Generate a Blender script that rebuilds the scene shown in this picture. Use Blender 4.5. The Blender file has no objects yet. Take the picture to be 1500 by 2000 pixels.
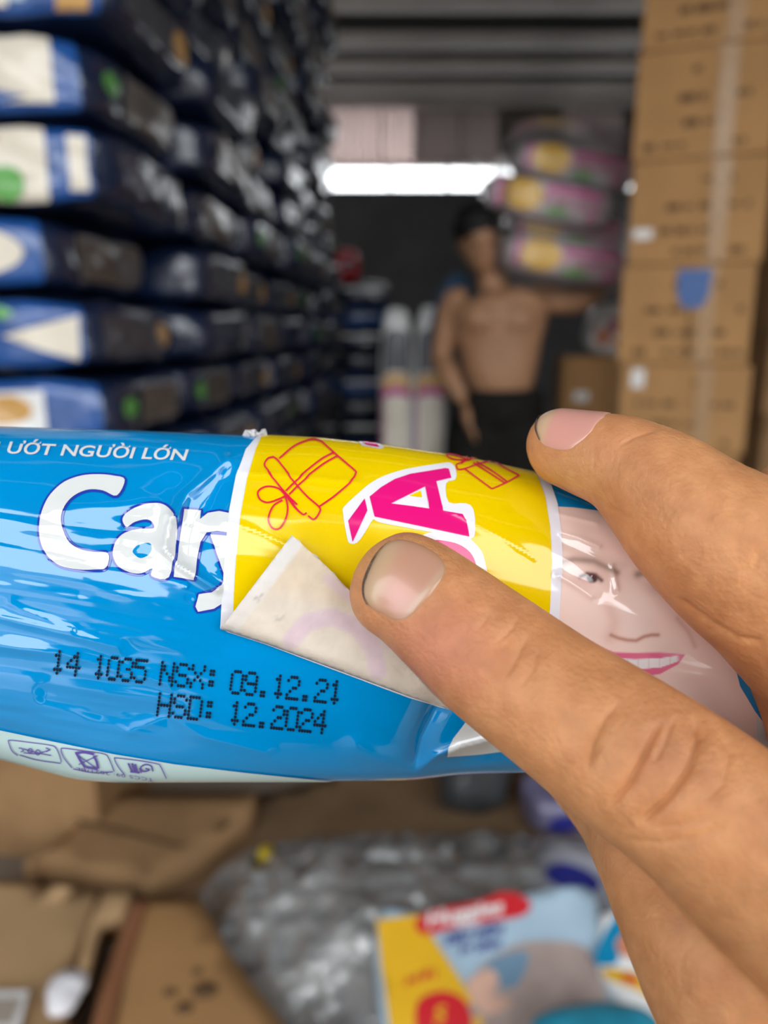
import bpy, bmesh, math, random
import numpy as np
from mathutils import Vector, Matrix
from mathutils.geometry import delaunay_2d_cdt

random.seed(7)
sc = bpy.context.scene
COL = sc.collection

# ------------------------------------------------------------------ camera
F = 1502.0                      # focal length in pixels of the 1500 x 2000 frame
TILT = math.radians(13.0)
CAM = np.array([0.0, 0.0, 1.2])
RGT = np.array([1.0, 0.0, 0.0])
FWD = np.array([0.0, math.cos(TILT), -math.sin(TILT)])
UPV = np.array([0.0, math.sin(TILT), math.cos(TILT)])

cd = bpy.data.cameras.new('camera')
cam = bpy.data.objects.new('camera', cd)
COL.objects.link(cam)
cam.location = CAM
cam.rotation_euler = (math.pi / 2 - TILT, 0, 0)
cd.sensor_fit = 'HORIZONTAL'
cd.lens = 26.0
cd.sensor_width = 26.0 * 1500.0 / F
cd.clip_start = 0.01
cd.dof.use_dof = True
cd.dof.focus_distance = 0.1135
cd.dof.aperture_fstop = 11.5
sc.camera = cam

# ------------------------------------------------------------------ sky and daylight
world = bpy.data.worlds.new('overcast_sky')
sc.world = world
world.use_nodes = True
wn = world.node_tree.nodes
wn['Background'].inputs['Color'].default_value = (0.93, 0.97, 1.0, 1)
wn['Background'].inputs['Strength'].default_value = 1.0
pl = bpy.data.lights.new('doorway_portal', 'AREA')
pl.shape = 'RECTANGLE'
pl.size, pl.size_y = 6.6, 3.3
pl.cycles.is_portal = True
po = bpy.data.objects.new('doorway_portal', pl)
COL.objects.link(po)
po.location = (0.3, -1.55, 1.6)
po.rotation_euler = (math.radians(90), 0, 0)    # faces into the hall (+Y)
sc.view_settings.view_transform = 'Standard'
sc.view_settings.look = 'None'
sc.view_settings.gamma = 1.0
sc.view_settings.exposure = 2.38
sc.view_settings.use_curve_mapping = False
sc.cycles.use_denoising = True
sc.cycles.max_bounces = 8
sc.cycles.diffuse_bounces = 4
sc.cycles.transparent_max_bounces = 16
sc.cycles.sample_clamp_indirect = 6.0


# ------------------------------------------------------------------ helpers
def W(p):
    """(px, py, depth) of the photograph's frame -> world, vectorised"""
    p = np.atleast_2d(np.asarray(p, float))
    d = p[:, 2:3]
    return CAM + FWD * d + RGT * ((p[:, 0:1] - 750) / F * d) + UPV * ((1000 - p[:, 1:2]) / F * d)


def to_px(v):
    r = np.asarray(v, float) - CAM
    d = r @ FWD
    return np.stack([750 + (r @ RGT) / d * F, 1000 - (r @ UPV) / d * F, d], 1)


def at_y(px, py, Y):
    dr = FWD + RGT * ((px - 750) / F) + UPV * ((1000 - py) / F)
    return CAM + dr * (Y / dr[1])


def at_z(px, py, z):
    dr = FWD + RGT * ((px - 750) / F) + UPV * ((1000 - py) / F)
    return CAM + dr * ((z - CAM[2]) / dr[2])


def hash2(ix, iy, seed):
    h = np.sin(ix * 127.1 + iy * 311.7 + seed * 74.7) * 43758.5453
    return h - np.floor(h)


def vnoise(x, y, seed=0.0):
    x = np.asarray(x, float); y = np.asarray(y, float)
    ix, iy = np.floor(x), np.floor(y)
    fx, fy = x - ix, y - iy
    fx = fx * fx * fx * (fx * (fx * 6 - 15) + 10); fy = fy * fy * fy * (fy * (fy * 6 - 15) + 10)
    a = hash2(ix, iy, seed); b = hash2(ix + 1, iy, seed)
    c = hash2(ix, iy + 1, seed); d = hash2(ix + 1, iy + 1, seed)
    return (a * (1 - fx) + b * fx) * (1 - fy) + (c * (1 - fx) + d * fx) * fy - 0.5


def smooth01(x):
    x = np.clip(x, 0, 1)
    return x * x * (3 - 2 * x)


def poly_dist(px, py, pts):
    """distance to an open polyline"""
    px = np.asarray(px, float); py = np.asarray(py, float)
    best = np.full(px.shape, 1e9)
    for (x0, y0), (x1, y1) in zip(pts[:-1], pts[1:]):
        dx, dy = x1 - x0, y1 - y0
        t = np.clip(((px - x0) * dx + (py - y0) * dy) / (dx * dx + dy * dy), 0, 1)
        best = np.minimum(best, np.hypot(px - x0 - t * dx, py - y0 - t * dy))
    return best


def catmull(pts, n, closed=False):
    P = np.asarray(pts, float)
    if closed:
        P = np.vstack([P[-1], P, P[0], P[1]])
    else:
        P = np.vstack([2 * P[0] - P[1], P, 2 * P[-1] - P[-2]])
    out = []
    for i in range(1, len(P) - 2):
        t = np.linspace(0, 1, n, endpoint=False)[:, None]
        a, b, c, d = P[i - 1], P[i], P[i + 1], P[i + 2]
        out.append(0.5 * (2 * b + (c - a) * t + (2 * a - 5 * b + 4 * c - d) * t ** 2 + (3 * b - a - 3 * c + d) * t ** 3))
    out = np.vstack(out)
    if not closed:
        out = np.vstack([out, P[-2]])
    return out


# ------------------------------------------------------------------ materials
MATS = {}


def mat(name, col, rough=0.5, spec=0.5, var=0.0, vscale=20.0, bump=0.0, bscale=200.0, coat=0.0, metallic=0.0,
        sss=0.0, alpha=1.0, attr=None, ior=1.5, col2=None, bdist=0.001, stretch=None):
    if name in MATS:
        return MATS[name]
    m = bpy.data.materials.new(name)
    m.use_nodes = True
    nt = m.node_tree
    b = nt.nodes['Principled BSDF']
    b.inputs['Roughness'].default_value = rough
    b.inputs['Specular IOR Level'].default_value = spec
    b.inputs['IOR'].default_value = ior
    b.inputs['Metallic'].default_value = metallic
    b.inputs['Coat Weight'].default_value = coat
    b.inputs['Coat Roughness'].default_value = 0.04
    b.inputs['Alpha'].default_value = alpha
    b.inputs['Base Color'].default_value = (*col, 1)
    src = None
    tc = nt.nodes.new('ShaderNodeTexCoord')
    vec = tc.outputs['Object']
    if stretch:
        mp = nt.nodes.new('ShaderNodeMapping')
        mp.inputs['Scale'].default_value = stretch
        nt.links.new(vec, mp.inputs['Vector']); vec = mp.outputs['Vector']
    if attr:
        a = nt.nodes.new('ShaderNodeVertexColor'); a.layer_name = attr
        src = a.outputs['Color']
    if var > 0:
        n = nt.nodes.new('ShaderNodeTexNoise')
        n.inputs['Scale'].default_value = vscale
        n.inputs['Detail'].default_value = 4
        nt.links.new(vec, n.inputs['Vector'])
        mx = nt.nodes.new('ShaderNodeMix'); mx.data_type = 'RGBA'
        c2 = col2 or tuple(c * (1 - var) for c in col)
        rmp = nt.nodes.new('ShaderNodeMapRange')
        rmp.inputs['From Min'].default_value = 0.35; rmp.inputs['From Max'].default_value = 0.65
        nt.links.new(n.outputs['Fac'], rmp.inputs['Value'])
        nt.links.new(rmp.outputs['Result'], mx.inputs['Factor'])
        mx.inputs['A'].default_value = (*col, 1); mx.inputs['B'].default_value = (*c2, 1)
        if src is not None:
            mul = nt.nodes.new('ShaderNodeMix'); mul.data_type = 'RGBA'; mul.blend_type = 'MULTIPLY'
            mul.inputs['Factor'].default_value = 1
            nt.links.new(src, mul.inputs['A']); nt.links.new(mx.outputs['Result'], mul.inputs['B'])
            src = mul.outputs['Result']
        else:
            src = mx.outputs['Result']
    if src is not None:
        nt.links.new(src, b.inputs['Base Color'])
    if bump > 0:
        n = nt.nodes.new('ShaderNodeTexNoise')
        n.inputs['Scale'].default_value = bscale; n.inputs['Detail'].default_value = 5
        nt.links.new(vec, n.inputs['Vector'])
        bp = nt.nodes.new('ShaderNodeBump')
        bp.inputs['Strength'].default_value = bump; bp.inputs['Distance'].default_value = bdist
        nt.links.new(n.outputs['Fac'], bp.inputs['Height'])
        nt.links.new(bp.outputs['Normal'], b.inputs['Normal'])
        if coat > 0:
            nt.links.new(bp.outputs['Normal'], b.inputs['Coat Normal'])
    if sss > 0:
        b.inputs['Subsurface Weight'].default_value = sss
        b.inputs['Subsurface Radius'].default_value = (1.0, 0.35, 0.18)
        b.inputs['Subsurface Scale'].default_value = 0.0022
    MATS[name] = m
    return m


def clear_film(name, tint=(1, 1, 1), gloss=0.25, fres=1.5, milky=0.1, rough=0.12, bump=0.6, bscale=40, bdist=0.01):
    """crinkled clear plastic: mostly see-through, glossy, a little milky"""
    if name in MATS:
        return MATS[name]
    m = bpy.data.materials.new(name); m.use_nodes = True
    nt = m.node_tree; nt.nodes.clear()
    out = nt.nodes.new('ShaderNodeOutputMaterial')
    tr = nt.nodes.new('ShaderNodeBsdfTransparent'); tr.inputs['Color'].default_value = (*tint, 1)
    gl = nt.nodes.new('ShaderNodeBsdfGlossy'); gl.inputs['Roughness'].default_value = rough
    df = nt.nodes.new('ShaderNodeBsdfDiffuse'); df.inputs['Color'].default_value = (0.8, 0.8, 0.8, 1)
    tc = nt.nodes.new('ShaderNodeTexCoord')
    n = nt.nodes.new('ShaderNodeTexNoise'); n.inputs['Scale'].default_value = bscale; n.inputs['Detail'].default_value = 6
    n.inputs['Distortion'].default_value = 1.5
    nt.links.new(tc.outputs['Object'], n.inputs['Vector'])
    bp = nt.nodes.new('ShaderNodeBump'); bp.inputs['Strength'].default_value = bump; bp.inputs['Distance'].default_value = bdist
    nt.links.new(n.outputs['Fac'], bp.inputs['Height'])
    nt.links.new(bp.outputs['Normal'], gl.inputs['Normal']); nt.links.new(bp.outputs['Normal'], df.inputs['Normal'])
    m1 = nt.nodes.new('ShaderNodeMixShader'); m1.inputs[0].default_value = milky
    nt.links.new(tr.outputs[0], m1.inputs[1]); nt.links.new(df.outputs[0], m1.inputs[2])
    lw = nt.nodes.new('ShaderNodeFresnel'); lw.inputs['IOR'].default_value = 1.45
    nt.links.new(bp.outputs['Normal'], lw.inputs['Normal'])
    ml = nt.nodes.new('ShaderNodeMath'); ml.operation = 'MULTIPLY_ADD'
    ml.inputs[1].default_value = fres; ml.inputs[2].default_value = gloss * 0.2
    ml.use_clamp = True
    nt.links.new(lw.outputs[0], ml.inputs[0])
    m2 = nt.nodes.new('ShaderNodeMixShader')
    nt.links.new(ml.outputs[0], m2.inputs[0])
    nt.links.new(m1.outputs[0], m2.inputs[1]); nt.links.new(gl.outputs[0], m2.inputs[2])
    nt.links.new(m2.outputs[0], out.inputs[0])
    MATS[name] = m
    return m


# ------------------------------------------------------------------ object builders
def tag(o, label=None, cat=None, group=None, kind=None):
    if label: o['label'] = label
    if cat: o['category'] = cat
    if group: o['group'] = group
    if kind: o['kind'] = kind
    return o


def empty(name, loc=(0, 0, 0), rz=0.0, rot=None):
    o = bpy.data.objects.new(name, None)
    COL.objects.link(o)
    o.location = loc
    o.rotation_euler = rot if rot else (0, 0, rz)
    o.empty_display_size = 0.02
    return o


def local_inv(parent):
    if parent is None:
        return Matrix.Identity(4)
    chain = Matrix.Identity(4)
    p = parent
    while p is not None:
        chain = Matrix.LocRotScale(p.location, p.rotation_euler, p.scale) @ chain
        p = p.parent
    return chain.inverted()


def mesh_obj(name, verts, faces, m, parent=None, smooth=True, world=False, normals=None, colors=None, origin=None):
    """one mesh object; world=True: verts are world coordinates, brought into the parent's frame"""
    V = np.asarray(verts, float)
    org = None
    if world and parent is not None:
        M = np.array(local_inv(parent))
        V = V @ M[:3, :3].T + M[:3, 3]
        if normals is not None:
            normals = np.asarray(normals) @ M[:3, :3].T
    elif world and origin is not None:
        org = np.asarray(origin, float)
        V = V - org
    me = bpy.data.meshes.new(name)
    me.from_pydata(V.tolist(), [], [list(map(int, f)) for f in faces])
    if colors is not None:
        ca = me.color_attributes.new('Col', 'FLOAT_COLOR', 'POINT')
        c4 = np.ones((len(V), 4), np.float32); c4[:, :3] = colors
        ca.data.foreach_set('color', c4.ravel())
    if smooth:
        me.polygons.foreach_set('use_smooth', [True] * len(me.polygons))
    me.update()
    if normals is not None:
        me.normals_split_custom_set_from_vertices(np.asarray(normals, float).tolist())
    if m is not None:
        me.materials.append(m)
    o = bpy.data.objects.new(name, me)
    COL.objects.link(o)
    if parent is not None:
        o.parent = parent
    if org is not None:
        o.location = org
    return o


def bevel_box(name, size, m, parent=None, loc=(0, 0, 0), bevel=0.005, seg=2, rz=0.0, rot=None):
    bm = bmesh.new()
    bmesh.ops.create_cube(bm, size=1.0)
    for v in bm.verts:
        v.co = Vector((v.co.x * size[0], v.co.y * size[1], v.co.z * size[2]))
    if bevel > 0:
        bmesh.ops.bevel(bm, geom=bm.edges[:], offset=bevel, segments=seg, affect='EDGES', profile=0.5)
    me = bpy.data.meshes.new(name)
    bm.to_mesh(me); bm.free()
    me.materials.append(m)
    o = bpy.data.objects.new(name, me)
    COL.objects.link(o)
    o.location = loc
    o.rotation_euler = rot if rot else (0, 0, rz)
    if parent is not None:
        o.parent = parent
    return o


def dup(root, loc=None, rz=None, label=None):
    r = root.copy(); COL.objects.link(r)
    if loc is not None: r.location = loc
    if rz is not None: r.rotation_euler = (0, 0, rz) if not isinstance(rz, tuple) else rz
    if label: r['label'] = label
    for ch in list(root.children):
        c = ch.copy(); COL.objects.link(c); c.parent = r
        for g in list(ch.children):
            d = g.copy(); COL.objects.link(d); d.parent = c
    return r


# shapes: (verts Nx2, edges Mx2), filled even-odd
def shape(*loops):
    V, E = [], []
    for L in loops:
        n0 = len(V)
        V += [tuple(p) for p in L]
        k = len(L)
        E += [(n0 + i, n0 + (i + 1) % k) for i in range(k)]
    return np.array(V, float), np.array(E, int)


def densify(loop, step, closed=True):
    L = [np.asarray(p, float) for p in loop]
    out = []
    n = len(L)
    for i in range(n if closed else n - 1):
        a, b = L[i], L[(i + 1) % n]
        k = max(1, int(np.hypot(*(b - a)) / step))
        for j in range(k):
            out.append(a + (b - a) * j / k)
    if not closed:
        out.append(L[-1])
    return np.array(out)


def inside(V, E, Q):
    a = V[E[:, 0]]; b = V[E[:, 1]]
    res = np.zeros(len(Q), bool)
    for i in range(0, len(Q), 4000):
        q = Q[i:i + 4000]
        y = q[:, 1:2]; x = q[:, 0:1]
        cond = (a[:, 1] > y) != (b[:, 1] > y)
        dy = np.where(b[:, 1] == a[:, 1], 1e-9, b[:, 1] - a[:, 1])
        xi = a[:, 0] + (y - a[:, 1]) * (b[:, 0] - a[:, 0]) / dy
        res[i:i + 4000] = (np.sum(cond & (x < xi), 1) % 2) == 1
    return res


def fill(shp, step):
    """triangulate a shape with interior grid points -> verts2d, tris"""
    V, E = shp
    V = np.asarray(V, float); E = np.asarray(E, int)
    lo, hi = V.min(0), V.max(0)
    gx = np.arange(lo[0] + step / 2, hi[0], step); gy = np.arange(lo[1] + step / 2, hi[1], step)
    if len(gx) and len(gy):
        G = np.stack(np.meshgrid(gx, gy), -1).reshape(-1, 2)
        G = G[inside(V, E, G)]
        if len(G):
            a, b = V[E[:, 0]], V[E[:, 1]]
            keep = np.ones(len(G), bool)
            for i in range(0, len(G), 2000):
                q = G[i:i + 2000, None, :]
                ab = (b - a)[None]
                t = np.clip(((q - a) * ab).sum(-1) / np.maximum((ab ** 2).sum(-1), 1e-12), 0, 1)
                dd = np.linalg.norm(q - a - t[..., None] * ab, axis=-1).min(1)
                keep[i:i + 2000] = dd > 0.3 * step
            G = G[keep]
    else:
        G = np.zeros((0, 2))
    allv = np.vstack([V, G])
    r = delaunay_2d_cdt([Vector(p) for p in allv], [tuple(map(int, e)) for e in E], [], 0, 1e-5)
    v2 = np.array([tuple(p) for p in r[0]]); tr = np.array([f for f in r[2]], int)
    cen = v2[tr].mean(1)
    tr = tr[inside(V, E, cen)]
    return v2, tr


def text_shape(s, size=1.0, shear=0.0, offset=0.0, spacing=1.0, res=3):
    cu = bpy.data.curves.new('tmp_text', 'FONT')
    cu.body = s; cu.size = size; cu.shear = shear; cu.offset = offset
    cu.space_character = spacing; cu.resolution_u = res
    o = bpy.data.objects.new('tmp_text', cu)
    COL.objects.link(o)
    dg = bpy.context.evaluated_depsgraph_get()
    me = o.evaluated_get(dg).to_mesh()
    v = np.array([tuple(p.co) for p in me.vertices])[:, :2]
    cnt = {}
    for p in me.polygons:
        vs = list(p.vertices)
        for i in range(len(vs)):
            e = (vs[i], vs[(i + 1) % len(vs)]); k = (min(e), max(e))
            cnt[k] = cnt.get(k, 0) + 1
    E = np.array([k for k, c in cnt.items() if c == 1], int)
    o.evaluated_get(dg).to_mesh_clear()
    bpy.data.objects.remove(o); bpy.data.curves.remove(cu)
    used = np.unique(E); remap = -np.ones(len(v), int); remap[used] = np.arange(len(used))
    return v[used], remap[E]


def place(shp, origin, right, up):
    V, E = shp
    o, r, u = map(np.asarray, (origin, right, up))
    return o + V[:, 0:1] * r + V[:, 1:2] * u, E


def offset_loop(L, d):
    L = np.asarray(L, float)
    nx = np.roll(L, -1, 0) - np.roll(L, 1, 0)
    n = np.stack([nx[:, 1], -nx[:, 0]], 1)
    n /= np.maximum(np.linalg.norm(n, axis=1, keepdims=True), 1e-9)
    area = 0.5 * np.sum(L[:, 0] * np.roll(L[:, 1], -1) - np.roll(L[:, 0], -1) * L[:, 1])
    return L + n * d * (1 if area > 0 else -1)


# swept closed tubes for bodies
class Tube:
    """pts rows: px, py, depth, width_px, dorsal/side ratio; dorsal: direction in camera axes (right, up, toward camera)"""

    def __init__(self, pts, dorsal, cap0=1.0, cap1=1.0, sub=14, square=2.0, worldpts=False):
        P = np.asarray(pts, float)
        if worldpts:          # x,y,z,radius,ratio
            C = P[:, :3]; R = P[:, 3]
            dv = np.asarray(dorsal, float)
        else:
            C = W(P[:, :3]); R = P[:, 3] / 2 * P[:, 2] / F
            dv = RGT * dorsal[0] + UPV * dorsal[1] - FWD * dorsal[2]
        S = catmull(np.column_stack([C, R, P[:, 4]]), sub)
        self.c = S[:, :3]
        seg = np.linalg.norm(np.diff(self.c, axis=0), axis=1)
        self.s = np.concatenate([[0], np.cumsum(seg)])
        self.r = S[:, 3].copy(); self.q = S[:, 4]
        self.L = self.s[-1]
        # dense resample incl. caps
        n0, n1 = cap0 * self.r[0], cap1 * self.r[-1]
        ss = np.unique(np.concatenate([n0 * (1 - np.cos(np.linspace(0, math.pi / 2, 9))),
                                       np.linspace(n0, self.L - n1, max(8, int(self.L / max(self.r.mean() * 0.12, 1e-4)))),
                                       self.L - n1 * (1 - np.cos(np.linspace(0, math.pi / 2, 9)))]))
        self.cap0, self.cap1 = n0, n1
        self.dv = dv; self.sq = square
        self.ss = ss

    def frame(self, s):
        s = np.atleast_1d(s)
        c = np.stack([np.interp(s, self.s, self.c[:, i]) for i in range(3)], 1)
        e = 0.02 * self.L
        t = np.stack([np.interp(np.clip(s + e, 0, self.L), self.s, self.c[:, i]) - np.interp(np.clip(s - e, 0, self.L), self.s, self.c[:, i]) for i in range(3)], 1)
        t /= np.linalg.norm(t, axis=1, keepdims=True)
        d = self.dv - (t @ self.dv)[:, None] * t
        d /= np.linalg.norm(d, axis=1, keepdims=True)
        b = np.cross(t, d)
        r = np.interp(s, self.s, self.r); q = np.interp(s, self.s, self.q)
        k0 = np.clip(1 - s / max(self.cap0, 1e-9), 0, 1); k1 = np.clip(1 - (self.L - s) / max(self.cap1, 1e-9), 0, 1)
        r = r * np.sqrt(np.maximum(1 - k0 ** 2, 0)) * np.sqrt(np.maximum(1 - k1 ** 2, 0))
        return c, t, d, b, r, q

    def point(self, s, phi, off=0.0):
        c, t, d, b, r, q = self.frame(s)
        cp, sp = np.cos(phi), np.sin(phi)
        k = (np.abs(cp) ** self.sq + np.abs(sp) ** self.sq) ** (-1 / self.sq)
        x, y = cp * k, sp * k
        return c + d * ((r * q + off) * x)[:, None] + b * ((r + off) * y)[:, None]

    def mesh(self, n=36):
        V, Fc = [], []
        phis = np.linspace(0, 2 * math.pi, n, endpoint=False)
        for s in self.ss:
            V.append(self.point(np.full(n, s), phis))
        V = np.vstack(V); m = len(self.ss)
        for i in range(m - 1):
            for j in range(n):
                Fc.append((i * n + j, i * n + (j + 1) % n, (i + 1) * n + (j + 1) % n, (i + 1) * n + j))
        Fc.append(tuple(range(n))[::-1]); Fc.append(tuple((m - 1) * n + j for j in range(n)))
        return V, Fc


def ellipsoid(c, rx, ry, rz, axes=None, n=24):
    """closed ellipsoid mesh; axes rows are world directions"""
    th = np.linspace(0, math.pi, n // 2 + 1); ph = np.linspace(0, 2 * math.pi, n, endpoint=False)
    V, Fc = [], []
    A = np.eye(3) if axes is None else np.asarray(axes, float)
    for t in th:
        for p in ph:
            V.append(np.asarray(c) + A[0] * rx * math.sin(t) * math.cos(p) + A[1] * ry * math.sin(t) * math.sin(p) + A[2] * rz * math.cos(t))
    for i in range(len(th) - 1):
        for j in range(n):
            Fc.append((i * n + j, (i + 1) * n + j, (i + 1) * n + (j + 1) % n, i * n + (j + 1) % n))
    return np.array(V), Fc


def union_mesh(parts, voxel, smooth_it=6):
    V, Fc, k = [], [], 0
    for v, f in parts:
        V.append(v); Fc += [[i + k for i in q] for q in f]; k += len(v)
    me = bpy.data.meshes.new('tmp_union')
    me.from_pydata(np.vstack(V).tolist(), [], Fc)
    o = bpy.data.objects.new('tmp_union', me); COL.objects.link(o)
    bm = bmesh.new(); bm.from_mesh(me); bmesh.ops.recalc_face_normals(bm, faces=bm.faces); bm.to_mesh(me); bm.free()
    r = o.modifiers.new('r', 'REMESH'); r.mode = 'VOXEL'; r.voxel_size = voxel; r.adaptivity = 0
    s = o.modifiers.new('s', 'SMOOTH'); s.factor = 0.5; s.iterations = smooth_it
    dg = bpy.context.evaluated_depsgraph_get()
    ev = o.evaluated_get(dg); em = ev.to_mesh()
    n = len(em.vertices)
    co = np.empty(n * 3, np.float32); em.vertices.foreach_get('co', co)
    no = np.empty(n * 3, np.float32); em.vertices.foreach_get('normal', no)
    faces = [tuple(p.vertices) for p in em.polygons]
    ev.to_mesh_clear()
    bpy.data.objects.remove(o); bpy.data.meshes.remove(me)
    return co.reshape(-1, 3).astype(float), no.reshape(-1, 3).astype(float), faces

# ================================================================== the setting
M_conc = mat('concrete', (0.26, 0.21, 0.16), 0.85, var=0.35, vscale=3, bump=0.3, bscale=30, bdist=0.01)
M_yard = mat('yard_concrete', (0.50, 0.48, 0.45), 0.9, var=0.2, vscale=1.5)
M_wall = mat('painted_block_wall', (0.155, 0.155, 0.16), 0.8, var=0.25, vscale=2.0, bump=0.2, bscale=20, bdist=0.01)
M_limew = mat('limewashed_wall', (0.55, 0.53, 0.50), 0.85, var=0.2, vscale=1.5)
M_zinc = mat('galvanised_sheet', (0.30, 0.28, 0.27), 0.55, metallic=0.2, var=0.35, vscale=1.2)
M_zinc_l = mat('pale_corrugated_sheet', (0.74, 0.68, 0.66), 0.5, var=0.15, vscale=2)
M_zinc_d = mat('rusty_corrugated_sheet', (0.30, 0.26, 0.24), 0.6, var=0.4, vscale=2)
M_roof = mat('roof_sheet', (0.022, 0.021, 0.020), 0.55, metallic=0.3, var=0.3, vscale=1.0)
M_purlin = mat('purlin_steel', (0.90, 0.85, 0.82), 0.5, var=0.3, vscale=1.5, stretch=(1, 4, 4))

# thin pale sheet that lets daylight glow through
def translucent(m, f):
    nt = m.node_tree; b = nt.nodes['Principled BSDF']; out = nt.nodes['Material Output']
    tr = nt.nodes.new('ShaderNodeBsdfTranslucent'); tr.inputs['Color'].default_value = (0.75, 0.66, 0.64, 1)
    mx = nt.nodes.new('ShaderNodeMixShader'); mx.inputs[0].default_value = f
    nt.links.new(b.outputs[0], mx.inputs[1]); nt.links.new(tr.outputs[0], mx.inputs[2]); nt.links.new(mx.outputs[0], out.inputs[0])


translucent(M_zinc_l, 0.45); translucent(M_zinc, 0.20)
XL, XR, YB, YF = -3.6, 4.2, 8.0, -1.6


def struct(name, verts, faces, m, smooth=False):
    o = mesh_obj(name, verts, faces, m, smooth=smooth)
    o['kind'] = 'structure'
    return o


def slab(name, lo, hi, m, parent=None):
    lo = np.array(lo, float); hi = np.array(hi, float)
    o = bevel_box(name, hi - lo, m, parent, loc=(lo + hi) / 2, bevel=0)
    return o


o = slab('floor', (XL - 0.2, YF, -0.2), (XR + 0.2, YB + 0.3, 0.0), M_conc); o['kind'] = 'structure'
o = slab('floor_yard', (-14, -16, -0.25), (14, YF, -0.06), M_yard); o['kind'] = 'structure'
o['label'] = 'pale concrete yard outside the doorway'
for nm, x0, x1 in (('wall_left', XL - 0.2, XL), ('wall_right', XR, XR + 0.2)):
    o = slab(nm, (x0, YF, 0), (x1, YB, 3.9), M_limew); o['kind'] = 'structure'

Z_S0, Z_S1, Z_TOP = 2.575, 2.80, 3.24
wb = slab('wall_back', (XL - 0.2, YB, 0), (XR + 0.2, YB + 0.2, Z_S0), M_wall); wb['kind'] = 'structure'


def corrugated(x0, x1, z0, z1, y, pitch, amp, horiz=False):
    n = max(8, int((x1 - x0) / pitch * 8))
    xs = np.linspace(x0, x1, n)
    ys = y + amp * np.clip(1.6 * np.sin(xs / pitch * 2 * math.pi), -1, 1)
    V = [(x, yy, z0) for x, yy in zip(xs, ys)] + [(x, yy, z1) for x, yy in zip(xs, ys)]
    Fc = [(i, i + 1, n + i + 1, n + i) for i in range(n - 1)]
    return np.array(V), Fc


# corrugated cladding above the open light strip: separate sheets hung on the back wall
bx0 = XL - 0.2
k = 0
sheet_m = [M_zinc_d, M_zinc_l, M_zinc_l, M_zinc_l, M_zinc, M_zinc, M_zinc_d, M_zinc, M_zinc_d, M_zinc, M_zinc]
edges = [-3.8, -2.3, -0.75, -0.02, 0.30, 0.75, 1.1, 1.7, 2.3, 3.0, 3.7, 4.4]
for k in range(11):
    v, f = corrugated(edges[k] - 0.01, edges[k + 1] + 0.01, Z_S1, Z_TOP + 0.1, YB + 0.05 + 0.012 * (k % 2), 0.075, 0.016)
    s = mesh_obj('cladding_sheet', v, f, sheet_m[k], wb, smooth=False, world=True)
    sm = s.modifiers.new('t', 'SOLIDIFY'); sm.thickness = 0.002
rail = slab('rail', (XL, YB + 0.02, Z_S1 - 0.02), (XR, YB + 0.10, Z_S1 + 0.02), M_zinc_l)
rail.parent = wb; rail.matrix_parent_inverse = Matrix(local_inv(wb))
for x in (-2.4, -1.5, -0.62, 0.06, 0.62, 1.7, 2.6, 3.5):
    p = slab('mullion', (x - 0.012, YB + 0.03, Z_S0 - 0.01), (x + 0.012, YB + 0.09, Z_S1), M_zinc)
    p.parent = wb; p.matrix_parent_inverse = Matrix(local_inv(wb))


# roof: corrugated deck falling to the back, on purlins
def roof_z(y):
    return Z_TOP + 0.075 * (YB - y)


xs = np.arange(XL - 0.3, XR + 0.3, 0.0125)
wave = 0.018 * np.sin(xs / 0.10 * 2 * math.pi)
ya, yb = YF - 0.5, YB + 0.4
V = [(x, ya, roof_z(ya) + 0.10 + w) for x, w in zip(xs, wave)] + [(x, yb, roof_z(yb) + 0.10 + w) for x, w in zip(xs, wave)]
n = len(xs)
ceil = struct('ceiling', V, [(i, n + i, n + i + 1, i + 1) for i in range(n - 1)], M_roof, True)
sm = ceil.modifiers.new('t', 'SOLIDIFY'); sm.thickness = 0.004; sm.offset = 1
for y in (7.74, 7.42, 6.97, 6.52, 5.95, 5.35, 4.8, 4.2, 3.3, 2.3, 1.2, 0.1, -1.0):
    z = roof_z(y)
    p = slab('purlin', (XL, y - 0.02, z - 0.01), (XR, y + 0.02, z + 0.085), M_purlin)
    p.parent = ceil
    q = slab('flange', (XL, y + 0.02, z - 0.01), (XR, y + 0.065, z - 0.004), M_purlin)
    q.parent = ceil
# door header and posts behind the camera
o = slab('trim_1', (XL, YF - 0.15, 3.25), (XR, YF, 4.1), M_wall); o['kind'] = 'structure'
o = slab('trim_2', (XL, YF - 0.15, -0.06), (XL + 0.6, YF, 3.25), M_wall); o['kind'] = 'structure'
o = slab('trim_3', (XR - 0.6, YF - 0.15, -0.06), (XR, YF, 3.25), M_wall); o['kind'] = 'structure'
o = slab('wall_sky_block', (-13, -11.3, -0.06), (13, -11.0, 3.6), mat('sky_block_facade', (0.32, 0.31, 0.29), 0.9, var=0.2, vscale=0.8)); o['kind'] = 'structure'  # unseen facade, added to block low sky from the film's reflections

# ================================================================== the wet wipes pack in the hand
PX0, PX1 = -620.0, 2080.0


def curve_tab(pts):
    t = np.arange(-800, 2300, 4.0)
    y = np.interp(t, [p[0] for p in pts], [p[1] for p in pts])
    k = np.exp(-0.5 * (np.arange(-12, 13) / 5.0) ** 2); k /= k.sum()
    ys = np.convolve(np.pad(y, 12, mode='edge'), k, 'valid')
    return t, ys


TOPT = curve_tab([(-800, 820), (0, 833), (250, 840), (480, 850), (620, 857), (750, 871), (900, 893), (1060, 927), (1180, 966), (1350, 1010), (1900, 1080)])
BOTT = curve_tab([(-800, 1290), (0, 1481), (150, 1522), (230, 1527), (600, 1526), (805, 1524), (900, 1512), (1050, 1508), (1500, 1490), (1900, 1470)])


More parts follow.
